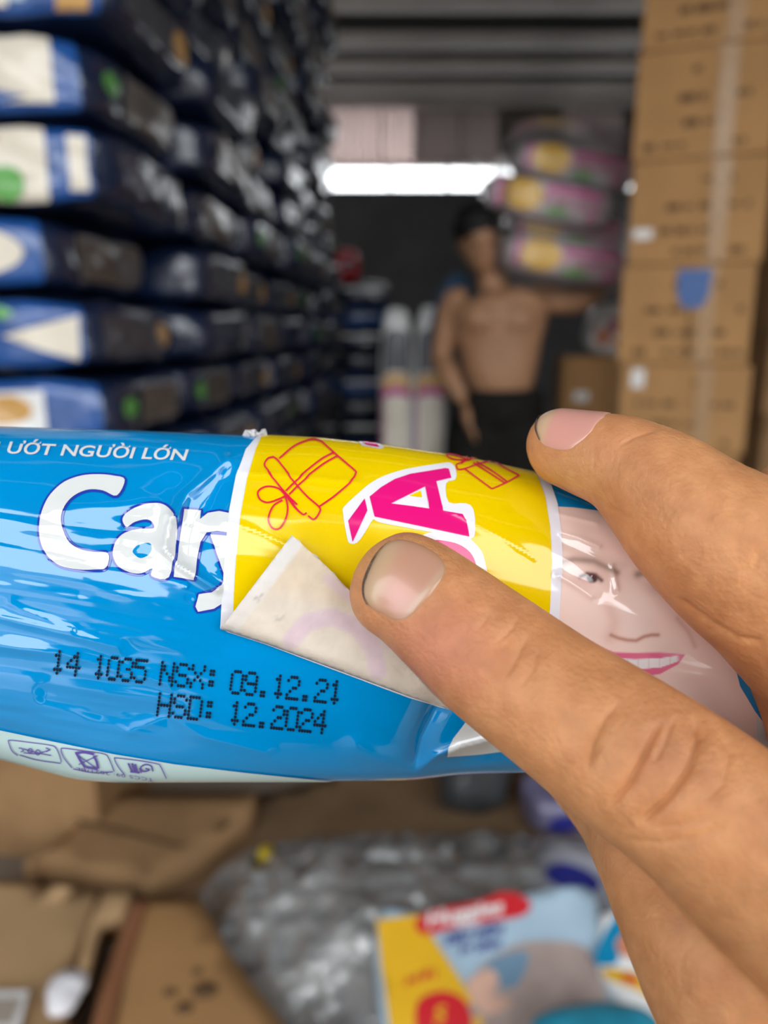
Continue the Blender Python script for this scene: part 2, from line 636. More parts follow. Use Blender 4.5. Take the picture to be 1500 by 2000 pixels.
def top_at(px): return np.interp(px, *TOPT)
def bot_at(px): return np.interp(px, *BOTT)


# crease list: polyline, half width px, amplitude metres (+ toward the camera), sharpness
CREASES = [
    ([(445, 895), (415, 925), (365, 966), (340, 1010)], 16, 0.0011, 1),
    ([(335, 1010), (322, 1070), (350, 1105), (425, 1150)], 11, 0.0012, 1),
    ([(335, 960), (300, 1010), (280, 1060)], 30, -0.0009, 2),
    ([(430, 940), (385, 1010), (370, 1080)], 28, -0.0012, 2),
    ([(120, 992), (330, 985)], 20, 0.0004, 2),
    ([(0, 1205), (110, 1232), (230, 1262)], 14, 0.0006, 1),
    ([(0, 1262), (120, 1275), (330, 1335)], 10, 0.0004, 1),
    ([(20, 1180), (140, 1230)], 9, 0.0003, 1),
    ([(0, 1120), (160, 1135), (320, 1180), (420, 1215)], 26, 0.0006, 2),
    ([(95, 1355), (200, 1385), (330, 1395)], 20, -0.0005, 2),
    ([(250, 1430), (330, 1400), (400, 1440), (520, 1470)], 16, 0.0004, 1),
    ([(805, 1522), (822, 1440), (850, 1385)], 26, -0.0022, 1),
    ([(805, 1516), (850, 1478), (900, 1456), (980, 1436)], 13, 0.0017, 1),
    ([(900, 1492), (960, 1470), (1040, 1470)], 20, -0.0012, 2),
    ([(700, 1460), (790, 1516)], 22, 0.0008, 2),
    ([(470, 924), (580, 932), (700, 945)], 9, 0.0003, 1),
    ([(440, 1018), (500, 1038), (560, 1064)], 7, 0.00013, 1),
    ([(820, 985), (900, 1008), (980, 1052), (1045, 1092)], 7, 0.00012, 1),
    ([(900, 1035), (1000, 1085), (1070, 1110)], 26, -0.0002, 2),
    ([(850, 950), (960, 985), (1080, 1020)], 34, -0.0002, 2),
    ([(1090, 1004), (1165, 1022)], 6, 0.0003, 1),
    ([(1095, 1040), (1130, 1050), (1170, 1068)], 6, 0.0003, 1),
    ([(1092, 1125), (1110, 1135), (1155, 1165)], 9, 0.0006, 1),
    ([(1095, 1060), (1180, 1105), (1250, 1125)], 12, -0.0004, 2),
    ([(1195, 1105), (1205, 1150)], 6, 0.0004, 1),
    ([(980, 1450), (1060, 1480), (1120, 1500)], 14, 0.0008, 1),
]


def depth_base(px):
    return 0.1325 + 0.0025 * np.clip((px - 200) / 1200, -0.6, 1.2)


def surf_depth(px, py):
    """depth of the pack's front film at a pixel of the frame (before any print)"""
    px = np.asarray(px, float); py = np.asarray(py, float)
    tp, bt = top_at(px), bot_at(px)
    mid, hh = (tp + bt) / 2, (bt - tp) / 2
    u = np.clip((py - mid) / hh, -1, 1)
    n = 2.25
    bul = np.maximum(1 - np.abs(u) ** n, 0) ** (1 / n)
    ends = smooth01((px - PX0 - 30) / 320) * smooth01((PX1 - 30 - px) / 320)
    d = depth_base(px) - 0.0165 * bul * ends
    win = smooth01((1 - np.abs(u)) / 0.16)
    h = np.zeros_like(d)
    for pts, w, amp, kind in CREASES:
        q = poly_dist(px, py, pts) / w
        h = h + amp * (np.exp(-np.abs(q) ** 1.3 * 1.2) if kind == 1 else np.exp(-q * q * 0.7))
    # film slack: long soft streaks, stronger on the free left part
    left = smooth01((560 - px) / 300)
    mid_w = smooth01((py - 980) / 60) * smooth01((1500 - py) / 80)
    sx = px * 0.98 + py * 0.18; sy = py - px * 0.17
    h = h + (0.00045 * vnoise(sx / 260, sy / 34, 3) + 0.00016 * vnoise(sx / 90, sy / 11, 5)) * (0.15 + left * mid_w)
    h = h + 0.0006 * vnoise(px / 240, py / 170, 9)
    return d - h * win


def surf_pts(px, py, off=0.0):
    d = surf_depth(px, py) - off
    return W(np.column_stack([px, py, d]))


def surf_normals(px, py, off=0.0, e=1.5):
    a = surf_pts(px + e, py, off) - surf_pts(px - e, py, off)
    b = surf_pts(px, py + e, off) - surf_pts(px, py - e, off)
    n = np.cross(a, b)
    n /= np.linalg.norm(n, axis=1, keepdims=True)
    flip = (n @ FWD) > 0
    n[flip] *= -1
    return n


def decal(name, shp, off, m, parent, step=4.5, colors=None):
    v2, tr = fill(shp, step)
    v2 = v2.copy()
    lo, hi = top_at(v2[:, 0]) + 1.2, bot_at(v2[:, 0]) - 1.2
    v2[:, 1] = np.clip(v2[:, 1], lo, hi)
    N = surf_normals(v2[:, 0], v2[:, 1])
    P = surf_pts(v2[:, 0], v2[:, 1]) + N * off
    # faces toward the camera
    a, b, c = P[tr[:, 0]], P[tr[:, 1]], P[tr[:, 2]]
    fl = (np.cross(b - a, c - a) @ FWD) > 0
    tr = tr.copy(); tr[fl] = tr[fl][:, ::-1]
    cl = colors(v2[:, 0], v2[:, 1]) if colors else None
    return mesh_obj(name, P, tr, m, parent, world=True, normals=N, colors=cl)


def strokes(name, lines, width, off, m, parent, smooth=True, closed=None):
    V, Fc = [], []
    for i, L in enumerate(lines):
        P = catmull(L, 6) if smooth and len(L) > 2 else densify(L, 6, closed=False)
        t = np.gradient(P, axis=0); t /= np.maximum(np.linalg.norm(t, axis=1, keepdims=True), 1e-9)
        nn = np.stack([-t[:, 1], t[:, 0]], 1) * width / 2
        k = len(V)
        for a, b in zip(P + nn, P - nn):
            V += [a, b]
        Fc += [(k + 2 * j, k + 2 * j + 1, k + 2 * j + 3, k + 2 * j + 2) for j in range(len(P) - 1)]
    V = np.array(V)
    V[:, 1] = np.clip(V[:, 1], top_at(V[:, 0]) + 1.2, bot_at(V[:, 0]) - 1.2)
    N = surf_normals(V[:, 0], V[:, 1]); P3 = surf_pts(V[:, 0], V[:, 1]) + N * off
    Fc = [f if (np.cross(P3[f[1]] - P3[f[0]], P3[f[2]] - P3[f[0]]) @ FWD) < 0 else f[::-1] for f in Fc]
    return mesh_obj(name, P3, Fc, m, parent, world=True, normals=N)


GL = dict(rough=0.06, spec=0.5, coat=0.0, ior=1.75)
M_blue = mat('blue_film', (0.0, 0.27, 0.64), var=0.06, vscale=60, **GL)
M_white = mat('white_print', (0.74, 0.75, 0.74), **GL)
M_navy = mat('navy_print', (0.02, 0.05, 0.42), **GL)
M_pale = mat('pale_mint_film', (0.60, 0.80, 0.80), **GL)
M_purple = mat('purple_print', (0.13, 0.08, 0.42), **GL)
M_ink = mat('black_ink', (0.004, 0.012, 0.035), 0.5, 0.2)
M_yel = mat('yellow_sticker', (0.90, 0.62, 0.0), 0.10, 0.5, ior=1.6, var=0.05, vscale=90)
M_stw = mat('sticker_border', (0.84, 0.82, 0.88), 0.10, 0.5, ior=1.6)
M_mag = mat('magenta_print', (0.80, 0.008, 0.20), 0.10, 0.5, ior=1.6)
M_red = mat('red_line_print', (0.74, 0.015, 0.06), 0.10, 0.5, ior=1.6)
M_face = mat('portrait_print', (1, 1, 1), attr='Col', **GL)
M_lblue = mat('light_blue_print', (0.10, 0.45, 0.82), **GL)
M_drop = mat('droplet_print', (0.0, 0.25, 0.62), **GL)
M_torn = mat('torn_film_edge', (0.75, 0.72, 0.72), 0.2, 0.6, coat=0.4)

pack_base = W([[560, 1450, 0.135]])[0]
pack = empty('wet_wipes_pack', pack_base)
tag(pack, 'shiny blue wet wipes pack with a peeling yellow sticker, gripped in the hand', 'wipes pack')

# film body: front follows surf_depth, back is a plain belly
cols = np.unique(np.concatenate([np.arange(PX0, -20, 16.0), np.arange(-20, 1240, 3.0), np.arange(1240, PX1 + 1, 10.0)]))
tt = np.linspace(0, math.pi, 240)
uu = -np.cos(tt)
NC = len(cols)
V = []
for u in uu:
    tp, bt = top_at(cols), bot_at(cols)
    py = (tp + bt) / 2 + u * (bt - tp) / 2
    V.append(surf_pts(cols, py))
tb = np.linspace(math.pi, 0, 40)[1:-1]
for t in tb:
    u = -math.cos(t)
    tp, bt = top_at(cols), bot_at(cols)
    py = (tp + bt) / 2 + u * (bt - tp) / 2
    ends = smooth01((cols - PX0 - 30) / 320) * smooth01((PX1 - 30 - cols) / 320)
    d = depth_base(cols) + 0.0006 + 0.016 * ends * (1 - abs(u) ** 2.4) ** (1 / 2.4) + 0.0012 * vnoise(cols / 150, np.full(NC, u * 3), 21) * ends
    V.append(W(np.column_stack([cols, py, d])))
V = np.vstack(V); NR = len(uu) + len(tb)
Fc = []
for r in range(NR):
    r2 = (r + 1) % NR
    for c in range(NC - 1):
        Fc.append((r * NC + c, r * NC + c + 1, r2 * NC + c + 1, r2 * NC + c))
Fc.append([r * NC for r in range(NR)]); Fc.append([r * NC + NC - 1 for r in range(NR)][::-1])
film = mesh_obj('film', V, Fc, M_blue, pack, world=True)
E1 = 0.00011

# pale lower panel with its care marks
low = densify([(-600, 1330), (0, 1424), (100, 1445), (220, 1470), (340, 1490), (480, 1507), (640, 1523), (700, 1560), (-600, 1560)], 14)
pan = decal('lower_panel', shape(low), 2.2 * E1, M_pale, pack, step=5)


def z5(pts): return [(60 + 0.4267 * x, 1230 + 0.4267 * y) for x, y in pts]
def z1(pts): return [(0.3701 * x, 800 + 0.3701 * y) for x, y in pts]
def z6(pts): return [(440 + 0.44 * x, 830 + 0.44 * y) for x, y in pts]


strokes('care_icon', [z1([(100, 1815), (70, 1790), (52, 1745), (62, 1735), (150, 1745), (270, 1762), (300, 1775), (318, 1810), (330, 1850)]),
                      z1([(110, 1812), (200, 1838), (325, 1856)]), z1([(130, 1800), (200, 1805), (270, 1785)]), z1([(130, 1780), (200, 1800), (275, 1815)]),
                      z1([(150, 1790), (165, 1778), (178, 1790), (165, 1800), (150, 1790)]), z1([(190, 1800), (205, 1785), (220, 1800), (205, 1812), (190, 1800)]),
                      z1([(105, 1775), (120, 1778), (130, 1790), (115, 1795)]), z1([(248, 1775), (268, 1785), (250, 1795)])], 1.8, 3.6 * E1, M_purple, pan)
strokes('care_icon', [z1([(385, 1880), (345, 1830), (328, 1785), (345, 1778), (440, 1790), (550, 1806), (578, 1830), (606, 1898)]),
                      z1([(390, 1885), (500, 1905), (600, 1900)]), z1([(410, 1810), (510, 1880)]), z1([(420, 1862), (520, 1815)])], 1.8, 3.6 * E1, M_purple, pan)
strokes('care_icon', [z1([(410, 1805), (430, 1842), (455, 1878)]), z1([(500, 1815), (515, 1850), (522, 1882)]), z1([(402, 1802), (450, 1798), (500, 1808)]), z1([(460, 1875), (520, 1885)])], 4.5, 3.8 * E1, M_purple, pan)
strokes('care_icon', [z1([(660, 1915), (625, 1870), (608, 1832), (622, 1828), (740, 1842), (830, 1858), (850, 1872), (880, 1935)])], 1.8, 3.6 * E1, M_purple, pan)
strokes('care_icon', [z1([(680, 1855), (700, 1898)]), z1([(700, 1855), (716, 1900)]), z1([(716, 1860), (728, 1902)]), z1([(690, 1898), (740, 1905)])], 3.6, 3.6 * E1, M_purple, pan)
strokes('care_icon', [z1([(810, 1898), (800, 1870), (770, 1862), (745, 1878), (760, 1898), (790, 1890), (770, 1882)]), z1([(740, 1880), (750, 1905)])], 2.6, 3.6 * E1, M_purple, pan)
ts = text_shape('TCCS 09: 2021/BL', 1.0, spacing=1.1)
cx = ts[0][:, 0].max()
decal('standard_number', place(ts, (300, 1516), np.array([-18.0, -2.6]), np.array([1.5, 9.0])), 3.6 * E1, M_purple, pan, step=12)

# brand lettering, traced as closed outlines
LC = z1([(660, 373), (600, 352), (520, 345), (430, 352), (340, 385), (270, 448), (230, 520), (210, 600), (215, 690), (250, 770), (320, 825), (420, 846),
         (500, 846), (562, 835), (574, 760), (500, 752), (430, 738), (370, 700), (332, 630), (325, 560), (350, 500), (400, 452), (470, 425), (545, 430), (618, 457)])
LA = z1([(648, 575), (690, 530), (770, 500), (850, 498), (905, 535), (930, 610), (925, 720), (893, 884), (802, 880), (806, 838), (750, 866), (690, 862),
         (630, 832), (598, 770), (610, 702), (660, 652), (740, 630), (815, 628), (805, 592), (765, 580), (710, 592), (668, 620)])
LAH = z1([(700, 752), (730, 716), (790, 706), (805, 735), (785, 770), (740, 786)])
LR = z1([(968, 524), (1062, 534), (1058, 580), (1100, 548), (1160, 538), (1230, 552), (1225, 652), (1150, 640), (1095, 650), (1062, 700), (1045, 780), (1026, 896), (918, 882), (945, 700)])
LY = z1([(1113, 660), (1205, 668), (1240, 800), (1330, 560), (1420, 570), (1290, 880), (1220, 990), (1130, 1052), (1046, 1066), (1032, 1040), (1050, 975), (1120, 960), (1165, 930), (1190, 890)])


def smoothloop(L, k=4, sharp=()):
    return catmull(L, k, closed=True)


for nm, L, H in (('brand_letter', LC, None), ('brand_letter', LA, LAH), ('brand_letter', LR, None), ('brand_letter', LY, None)):
    Ls = np.array(L) if L is LR or L is LY else smoothloop(L)
    Ls = densify(Ls, 4)
    hs = [smoothloop(H)] if H is not None else []
    out = offset_loop(Ls, 4.6)
    bl = decal('letter_outline', shape(out), 1.0 * E1, M_navy, pack, step=4.5)
    decal('brand_letter', shape(Ls, *hs), 2.0 * E1, M_white, bl, step=4.5)
    if H is not None:
        decal('letter_hole', shape(smoothloop(H)), 2.0 * E1, M_blue, bl, step=4.5)

ts = text_shape('KHĂN ƯỚT NGƯỜI LỚN', 1.0, shear=0.25, offset=0.018, spacing=1.0)
w = ts[0][:, 0].max()
sx = 500.0 / w
decal('product_name', place(ts, np.array([370 - 500, 881.0]), np.array([sx, 0.040 * sx]), np.array([-1.0, -30.0])), 2 * E1, M_white, pack, step=10)

# droplets
for (x, y, r) in ((361, 1144, 8), (373, 1167, 11)):
    a = np.linspace(0, 2 * math.pi, 22, endpoint=False)
    dr = decal('droplet', shape(np.stack([x + r * np.cos(a), y + r * np.sin(a)], 1)), 2 * E1, M_drop, pack, step=5)
    decal('glint', shape(np.stack([x + 0.35 * r + 0.3 * r * np.cos(a), y + 0.3 * r + 0.3 * r * np.sin(a)], 1)), 3 * E1, M_lblue, dr, step=5)

# dot matrix date code
FONT = {'0': ['01110', '10001', '10001', '10001', '10001', '10001', '01110'], '1': ['00100', '01100', '00100', '00100', '00100', '01110', '00100'],
        '2': ['01110', '10001', '00001', '00110', '01000', '10000', '11111'], '3': ['01110', '10001', '00001', '00110', '00001', '10001', '01110'],
        '4': ['00010', '00110', '01010', '10010', '11111', '00010', '00010'], '5': ['11111', '10000', '11110', '00001', '00001', '10001', '01110'],
        '9': ['01110', '10001', '10001', '01111', '00001', '10001', '01110'], 'N': ['10001', '11001', '11001', '10101', '10011', '10011', '10001'],
        'S': ['01110', '10001', '10000', '01110', '00001', '10001', '01110'], 'X': ['10001', '10001', '01010', '00100', '01010', '10001', '10001'],
        'H': ['10001', '10001', '10001', '11111', '10001', '10001', '10001'], 'D': ['11110', '10001', '10001', '10001', '10001', '10001', '11110'],
        '.': ['00000', '00000', '00000', '00000', '00000', '01100', '01100'], ':': ['00000', '01100', '01100', '00000', '01100', '01100', '00000']}
code_lines = [('14', (106, 1271), 30), ('1035', (188, 1280), 26.5), ('NSX:', (318, 1293), 30), ('09.12.21', (455, 1310), 27.5),
              ('HSD:', (313, 1354), 30), ('12.2024', (453, 1370), 27.5)]
for s, (x0, y0), adv in code_lines:
    V, Fc = [], []
    for i, ch in enumerate(s):
        for r, row in enumerate(FONT[ch]):
            for c, bit in enumerate(row):
                if bit == '1':
                    x = x0 + i * adv + c * adv * 0.19 - r * 0.9
                    y = y0 + (i * adv + c * adv * 0.19) * 0.10 + r * 6.9
                    k = len(V)
                    a = np.linspace(0, 2 * math.pi, 8, endpoint=False)
                    for q in a:
                        V.append((x + 2.7 * math.cos(q), y + 3.5 * math.sin(q)))
                    Fc.append(list(range(k, k + 8))[::-1])
    V = np.array(V)
    mesh_obj('date_code', surf_pts(V[:, 0], V[:, 1]) + surf_normals(V[:, 0], V[:, 1]) * 2 * E1, Fc, M_ink, pack, world=True, smooth=False)


# portrait print
def seg_soft(px, py, pts, w):
    return np.exp(-(poly_dist(px, py, pts) / w) ** 2)


def face_cols(px, py):
    n = len(px)
    c = np.tile(np.array([0.96, 0.71, 0.63]), (n, 1))

    def mixc(c, col, f):
        f = np.clip(f, 0, 1)[:, None]
        return c * (1 - f) + np.array(col) * f
    c = mixc(c, (0.98, 0.78, 0.70), np.exp(-(((px - 1245) / 40) ** 2 + ((py - 1180) / 70) ** 2)))
    c = mixc(c, (0.80, 0.50, 0.42), 0.6 * seg_soft(px, py, [(1190, 1245), (1200, 1215), (1185, 1170)], 14))
    c = mixc(c, (0.30, 0.20, 0.16), 0.75 * seg_soft(px, py, [(1085, 1100), (1120, 1093), (1160, 1096), (1205, 1118)], 7))
    c = mixc(c, (0.30, 0.20, 0.16), 0.75 * seg_soft(px, py, [(1245, 1122), (1275, 1115), (1320, 1128)], 8))
    c = mixc(c, (0.66, 0.38, 0.36), 0.55 * np.exp(-(((px - 1145) / 32) ** 2 + ((py - 1132) / 15) ** 2)))
    c = mixc(c, (0.66, 0.38, 0.36), 0.55 * np.exp(-(((px - 1298) / 34) ** 2 + ((py - 1146) / 15) ** 2)))
    for (ex, ey) in ((1153, 1129), (1300, 1146)):
        rot = 0.22
        X = (px - ex) * math.cos(rot) + (py - ey) * math.sin(rot); Y = -(px - ex) * math.sin(rot) + (py - ey) * math.cos(rot)
        c = mixc(c, (0.62, 0.50, 0.50), smooth01(1.6 - 1.3 * np.hypot(X / 20, Y / 7.5)))
        c = mixc(c, (0.05, 0.02, 0.03), smooth01(2.2 - 1.6 * np.hypot((X - 3) / 10, Y / 8.5)))
        c = mixc(c, (0.12, 0.05, 0.05), 0.95 * seg_soft(X, Y, [(-20, 2), (-8, -7), (8, -8), (22, 0)], 4))
        c = mixc(c, (0.9, 0.9, 0.9), 0.8 * smooth01(1.8 - 1.6 * np.hypot((X - 1) / 2.0, (Y + 3) / 2.0)))
    c = mixc(c, (0.52, 0.22, 0.15), 0.85 * seg_soft(px, py, [(1193, 1240), (1207, 1246), (1225, 1250), (1242, 1251), (1258, 1243), (1272, 1240), (1285, 1240)], 4))
    c = mixc(c, (0.70, 0.38, 0.28), 0.5 * seg_soft(px, py, [(1322, 1208), (1345, 1235), (1357, 1262)], 5))
    # mouth
    up = np.interp(px, [1170, 1200, 1240, 1290, 1338], [1262, 1272, 1273, 1272, 1276])
    tl = np.interp(px, [1170, 1200, 1240, 1290, 1338], [1272, 1284, 1286, 1284, 1277])
    bl = np.interp(px, [1170, 1200, 1240, 1290, 1325, 1338], [1280, 1297, 1308, 1304, 1292, 1278])
    lo = np.interp(px, [1170, 1200, 1250, 1290, 1325, 1338], [1288, 1310, 1325, 1317, 1298, 1279])
    on = smooth01((1340 - px) / 4)
    c = mixc(c, (0.80, 0.16, 0.30), on * smooth01((py - up) / 3) * smooth01((lo - py) / 3))
    tooth = on * smooth01((py - tl) / 2) * smooth01((bl - py) / 2) * smooth01((1328 - px) / 10)
    c = mixc(c, (0.90, 0.86, 0.86), tooth)
    c = mixc(c, (0.68, 0.58, 0.58), tooth * 0.5 * (np.abs(((px - 1215) % 21) - 10) < 1.5))
    # glasses-like sheen line and hair shade near the top
    c = mixc(c, (0.60, 0.42, 0.36), 0.35 * seg_soft(px, py, [(1090, 1065), (1150, 1085), (1215, 1105)], 10))
    return c


face_loop = densify([(1070, 989), (1120, 992), (1190, 1001), (1300, 1035), (1400, 1150), (1425, 1260), (1445, 1340), (1475, 1390), (1560, 1500), (1200, 1500), (1060, 1300)], 6)
decal('portrait', shape(face_loop), E1, M_face, pack, step=2.6, colors=face_cols)
decal('collar', shape(densify([(1476, 1400), (1530, 1450), (1530, 1510), (1478, 1440)], 8)), 2 * E1, M_white, pack, step=8)
decal('sleeve', shape(densify([(872, 1475), (885, 1440), (915, 1400), (970, 1380), (1080, 1440), (1000, 1462), (940, 1470)], 4)), 3 * E1, M_white, pack, step=4)

# promotional sticker
S0 = 0.00026
st_outer = densify([(505, 851), (480, 880), (462, 930), (448, 1000), (440, 1080), (434, 1160), (430, 1226), (445, 1234), (520, 1258), (600, 1288), (700, 1325), (800, 1362), (885, 1386), (1000, 1380), (1085, 1330),
                    (1092, 1200), (1098, 1110), (1096, 1040), (1088, 985), (1076, 950), (1058, 926), (900, 892), (750, 868), (620, 855)], 5)
sticker = decal('promo_sticker', shape(st_outer), S0, M_stw, pack, step=4.5)
st_in = densify([(513, 851), (500, 880), (484, 935), (470, 1010), (462, 1090), (458, 1150), (455, 1214), (470, 1232), (520, 1252), (600, 1282), (700, 1318), (800, 1355), (880, 1376), (1000, 1360), (1060, 1310),
                 (1073, 1190), (1077, 1100), (1073, 1030), (1064, 975), (1050, 935), (1040, 920), (900, 890), (750, 866), (620, 853)], 5)
decal('yellow_field', shape(st_in), S0 + E1, M_yel, sticker, step=4.5)
decal('letter_border', shape(densify(catmull(z6([(600, 300), (640, 268), (700, 236), (800, 205), (960, 180), (1000, 180), (1020, 205), (1020, 250), (978, 268), (990, 350), (1065, 355), (1100, 385), (1107, 480), (1090, 507), (1060, 505), (870, 472), (690, 438), (655, 425), (620, 480), (585, 525), (552, 527), (540, 500), (522, 395), (530, 365)]), 3, True), 4)),
      S0 + 2 * E1, M_stw, sticker, step=4.5)
A_out = densify(z6([(640, 325), (690, 285), (750, 250), (820, 227), (975, 203), (990, 206), (1001, 245), (935, 260), (965, 385), (1050, 403), (1068, 425), (1081, 500), (870, 455), (662, 412)]), 4)
A_hole = densify(z6([(735, 355), (885, 282), (905, 377)]), 4)
decal('magenta_letter', shape(A_out, A_hole), S0 + 3 * E1, M_mag, sticker, step=4.5)
decal('yellow_core', shape(densify(z6([(815, 322), (865, 300), (871, 330)]), 5)), S0 + 3 * E1, M_yel, sticker, step=6)
decal('magenta_accent', shape(densify(z6([(545, 430), (618, 333), (630, 385), (565, 522)]), 6)), S0 + 3 * E1, M_mag, sticker, step=8)
decal('letter_border', shape(densify(catmull(z6([(872, 500), (932, 480), (1004, 478), (1066, 498), (1118, 542), (1148, 600), (1150, 700), (1000, 700), (900, 600)]), 4, True), 4)), S0 + 2 * E1, M_stw, sticker, step=4.5)
decal('magenta_letter', shape(densify(catmull(z6([(920, 520), (984, 520), (1046, 540), (1094, 582), (1108, 640), (1050, 660), (980, 600)]), 4, True), 4)), S0 + 3 * E1, M_mag, sticker, step=4.5)
decal('letter_border', shape(densify(z6([(596, 60), (592, 85), (605, 103), (690, 118), (704, 110), (680, 92), (672, 70)]), 6)), S0 + 2 * E1, M_stw, sticker, step=8)
decal('magenta_letter', shape(densify(z6([(612, 62), (612, 88), (622, 100), (682, 112), (668, 94), (660, 70)]), 6)), S0 + 3 * E1, M_mag, sticker, step=8)
strokes('gift_drawing', [z6(p) for p in (
    [(215, 152), (190, 160), (175, 185), (190, 212), (260, 300), (320, 360)], [(215, 152), (240, 175), (300, 252), (360, 320), (415, 368), (420, 390), (395, 424), (368, 408)],
    [(240, 160), (300, 110), (345, 88), (390, 76), (425, 85)], [(425, 85), (500, 150), (572, 210), (578, 225), (560, 255), (490, 318), (415, 370)],
    [(484, 132), (430, 160), (370, 205), (320, 250), (270, 300)], [(498, 148), (440, 180), (380, 225), (330, 270), (285, 315)],
    [(268, 318), (235, 288), (185, 280), (148, 302), (155, 335), (190, 350), (240, 335), (270, 320)],
    [(255, 340), (215, 365), (193, 420), (210, 460), (242, 462), (270, 420), (278, 370), (268, 325)],
    [(280, 318), (310, 368), (345, 402), (362, 395)], [(265, 310), (300, 360), (330, 392)])], 3.2, S0 + 3 * E1, M_red, sticker)
strokes('gift_drawing', [z6(p) for p in (
    [(1062, 208), (1120, 250), (1180, 294)], [(1180, 294), (1240, 268), (1300, 236)], [(1300, 236), (1250, 210), (1180, 170)], [(1022, 188), (1030, 208), (1060, 206), (1120, 185), (1182, 172)],
    [(1022, 188), (1080, 165), (1135, 156), (1185, 168)], [(1098, 180), (1165, 222), (1236, 268)], [(1112, 176), (1180, 215), (1246, 262)],
    [(1072, 168), (1030, 150), (990, 143), (982, 152), (1015, 166), (1070, 168)], [(1075, 168), (1070, 150), (1090, 147), (1092, 160), (1078, 170)], [(1060, 172), (1045, 185)])], 2.5, S0 + 3 * E1, M_red, sticker)

# the peeled corner, folded back to show its papery underside
FOLD = [(430, 1229), (520, 1258), (600, 1287), (700, 1324), (800, 1361), (884, 1388)]
flap = densify([(430, 1229), (500, 1137), (570, 1045), (640, 1108), (700, 1172), (770, 1270), (830, 1335), (872, 1380), (884, 1388), (800, 1361), (700, 1324), (600, 1287), (520, 1258)], 8)


def flap_cols(px, py):
    c = np.tile(np.array([0.71, 0.57, 0.43]), (len(px), 1))
    def mixc(c, col, f):
        f = np.clip(f, 0, 1)[:, None]
        return c * (1 - f) + np.array(col) * f
    n = vnoise(px / 25, py / 25, 4) + 0.6 * vnoise(px / 8, py / 8, 8)
    c = mixc(c, (0.74, 0.69, 0.65), smooth01((34 - poly_dist(px, py, [(430, 1229), (570, 1045)])) / 10))
    c = mixc(c, (0.72, 0.64, 0.57), 0.6 * smooth01((py - (1100 + (px - 450) * 0.25)) / 60))
    c = mixc(c, (0.68, 0.50, 0.57), 0.75 * smooth01((22 - poly_dist(px, py, [(570, 1250), (600, 1215), (650, 1205), (700, 1225), (730, 1270), (738, 1310)])) / 9))
    c = mixc(c, (0.68, 0.50, 0.57), 0.6 * smooth01((14 - poly_dist(px, py, [(640, 1130), (700, 1180), (760, 1260)])) / 8))
    c = mixc(c, (0.45, 0.40, 0.36), 0.8 * smooth01((4 - poly_dist(px, py, [(497, 1167), (506, 1172), (510, 1160)])) / 3))
    c = mixc(c, (0.45, 0.40, 0.36), 0.7 * smooth01((4 - poly_dist(px, py, [(538, 1205), (546, 1212), (553, 1206)])) / 3))
    c = c * (1 + 0.10 * n[:, None])
    return np.clip(c, 0, 1)


M_flap = mat('sticker_paper_back', (1, 1, 1), 0.75, 0.25, attr='Col', bump=0.35, bscale=900, bdist=0.0004)
v2, tr = fill(shape(flap), 6)
dist = poly_dist(v2[:, 0], v2[:, 1], FOLD)
hgt = 0.0022 * np.sqrt(np.maximum(1 - (1 - np.clip(dist / 26, 0, 1)) ** 2, 0)) * (1 - 0.45 * np.clip(dist / 230, 0, 1)) + 0.0005 + 0.0003 * vnoise(v2[:, 0] / 40, v2[:, 1] / 40, 2)
P = surf_pts(v2[:, 0], v2[:, 1], S0 + hgt)
a, b, c = P[tr[:, 0]], P[tr[:, 1]], P[tr[:, 2]]
fl = (np.cross(b - a, c - a) @ FWD) > 0
tr[fl] = tr[fl][:, ::-1]
fo = mesh_obj('peeled_flap', P, tr, M_flap, sticker, world=True, colors=flap_cols(v2[:, 0], v2[:, 1]))
fo['label'] = 'folded back sticker corner, papery beige underside'
sm = fo.modifiers.new('t', 'SOLIDIFY'); sm.thickness = 0.0003; sm.offset = -1

# torn nick of film standing up at the sticker's top corner
V, Fc = [], []
nk = [(474, 856), (480, 842), (497, 838), (503, 846), (518, 839), (521, 853), (508, 866), (490, 872)]
rng = random.Random(3)
cen = (497, 855)
ring = densify(nk, 5)
ptsn = [(cen[0], cen[1], 0.1312)] + [(x, y, 0.1318 + rng.uniform(-0.0009, 0.0009)) for x, y in ring]
mid = [((x + cen[0]) / 2, (y + cen[1]) / 2, 0.131 + rng.uniform(-0.0008, 0.0008)) for x, y in ring]
n = len(ring)
V = W(np.array(ptsn + mid))
for i in range(n):
    j = (i + 1) % n
    Fc += [(0, 1 + n + i, 1 + n + j), (1 + n + i, 1 + i, 1 + j, 1 + n + j)]
to = mesh_obj('torn_nick', V, Fc, M_torn, pack, world=True, smooth=False)
sm = to.modifiers.new('t', 'SOLIDIFY'); sm.thickness = 0.0003

# ================================================================== the hand
M_skin = mat('tanned_skin', (1.0, 1.0, 1.0), 0.48, 0.3, attr='Col', var=0.12, vscale=260, col2=(0.86, 0.80, 0.76), sss=0.35, bump=0.6, bscale=1500, bdist=0.0003)
M_nail = mat('fingernail', (1, 1, 1), 0.28, 0.5, attr='Col', sss=0.2, coat=0.25)
M_dirt = mat('nail_dirt', (0.17, 0.13, 0.11), 0.8, 0.2, var=0.5, vscale=900)

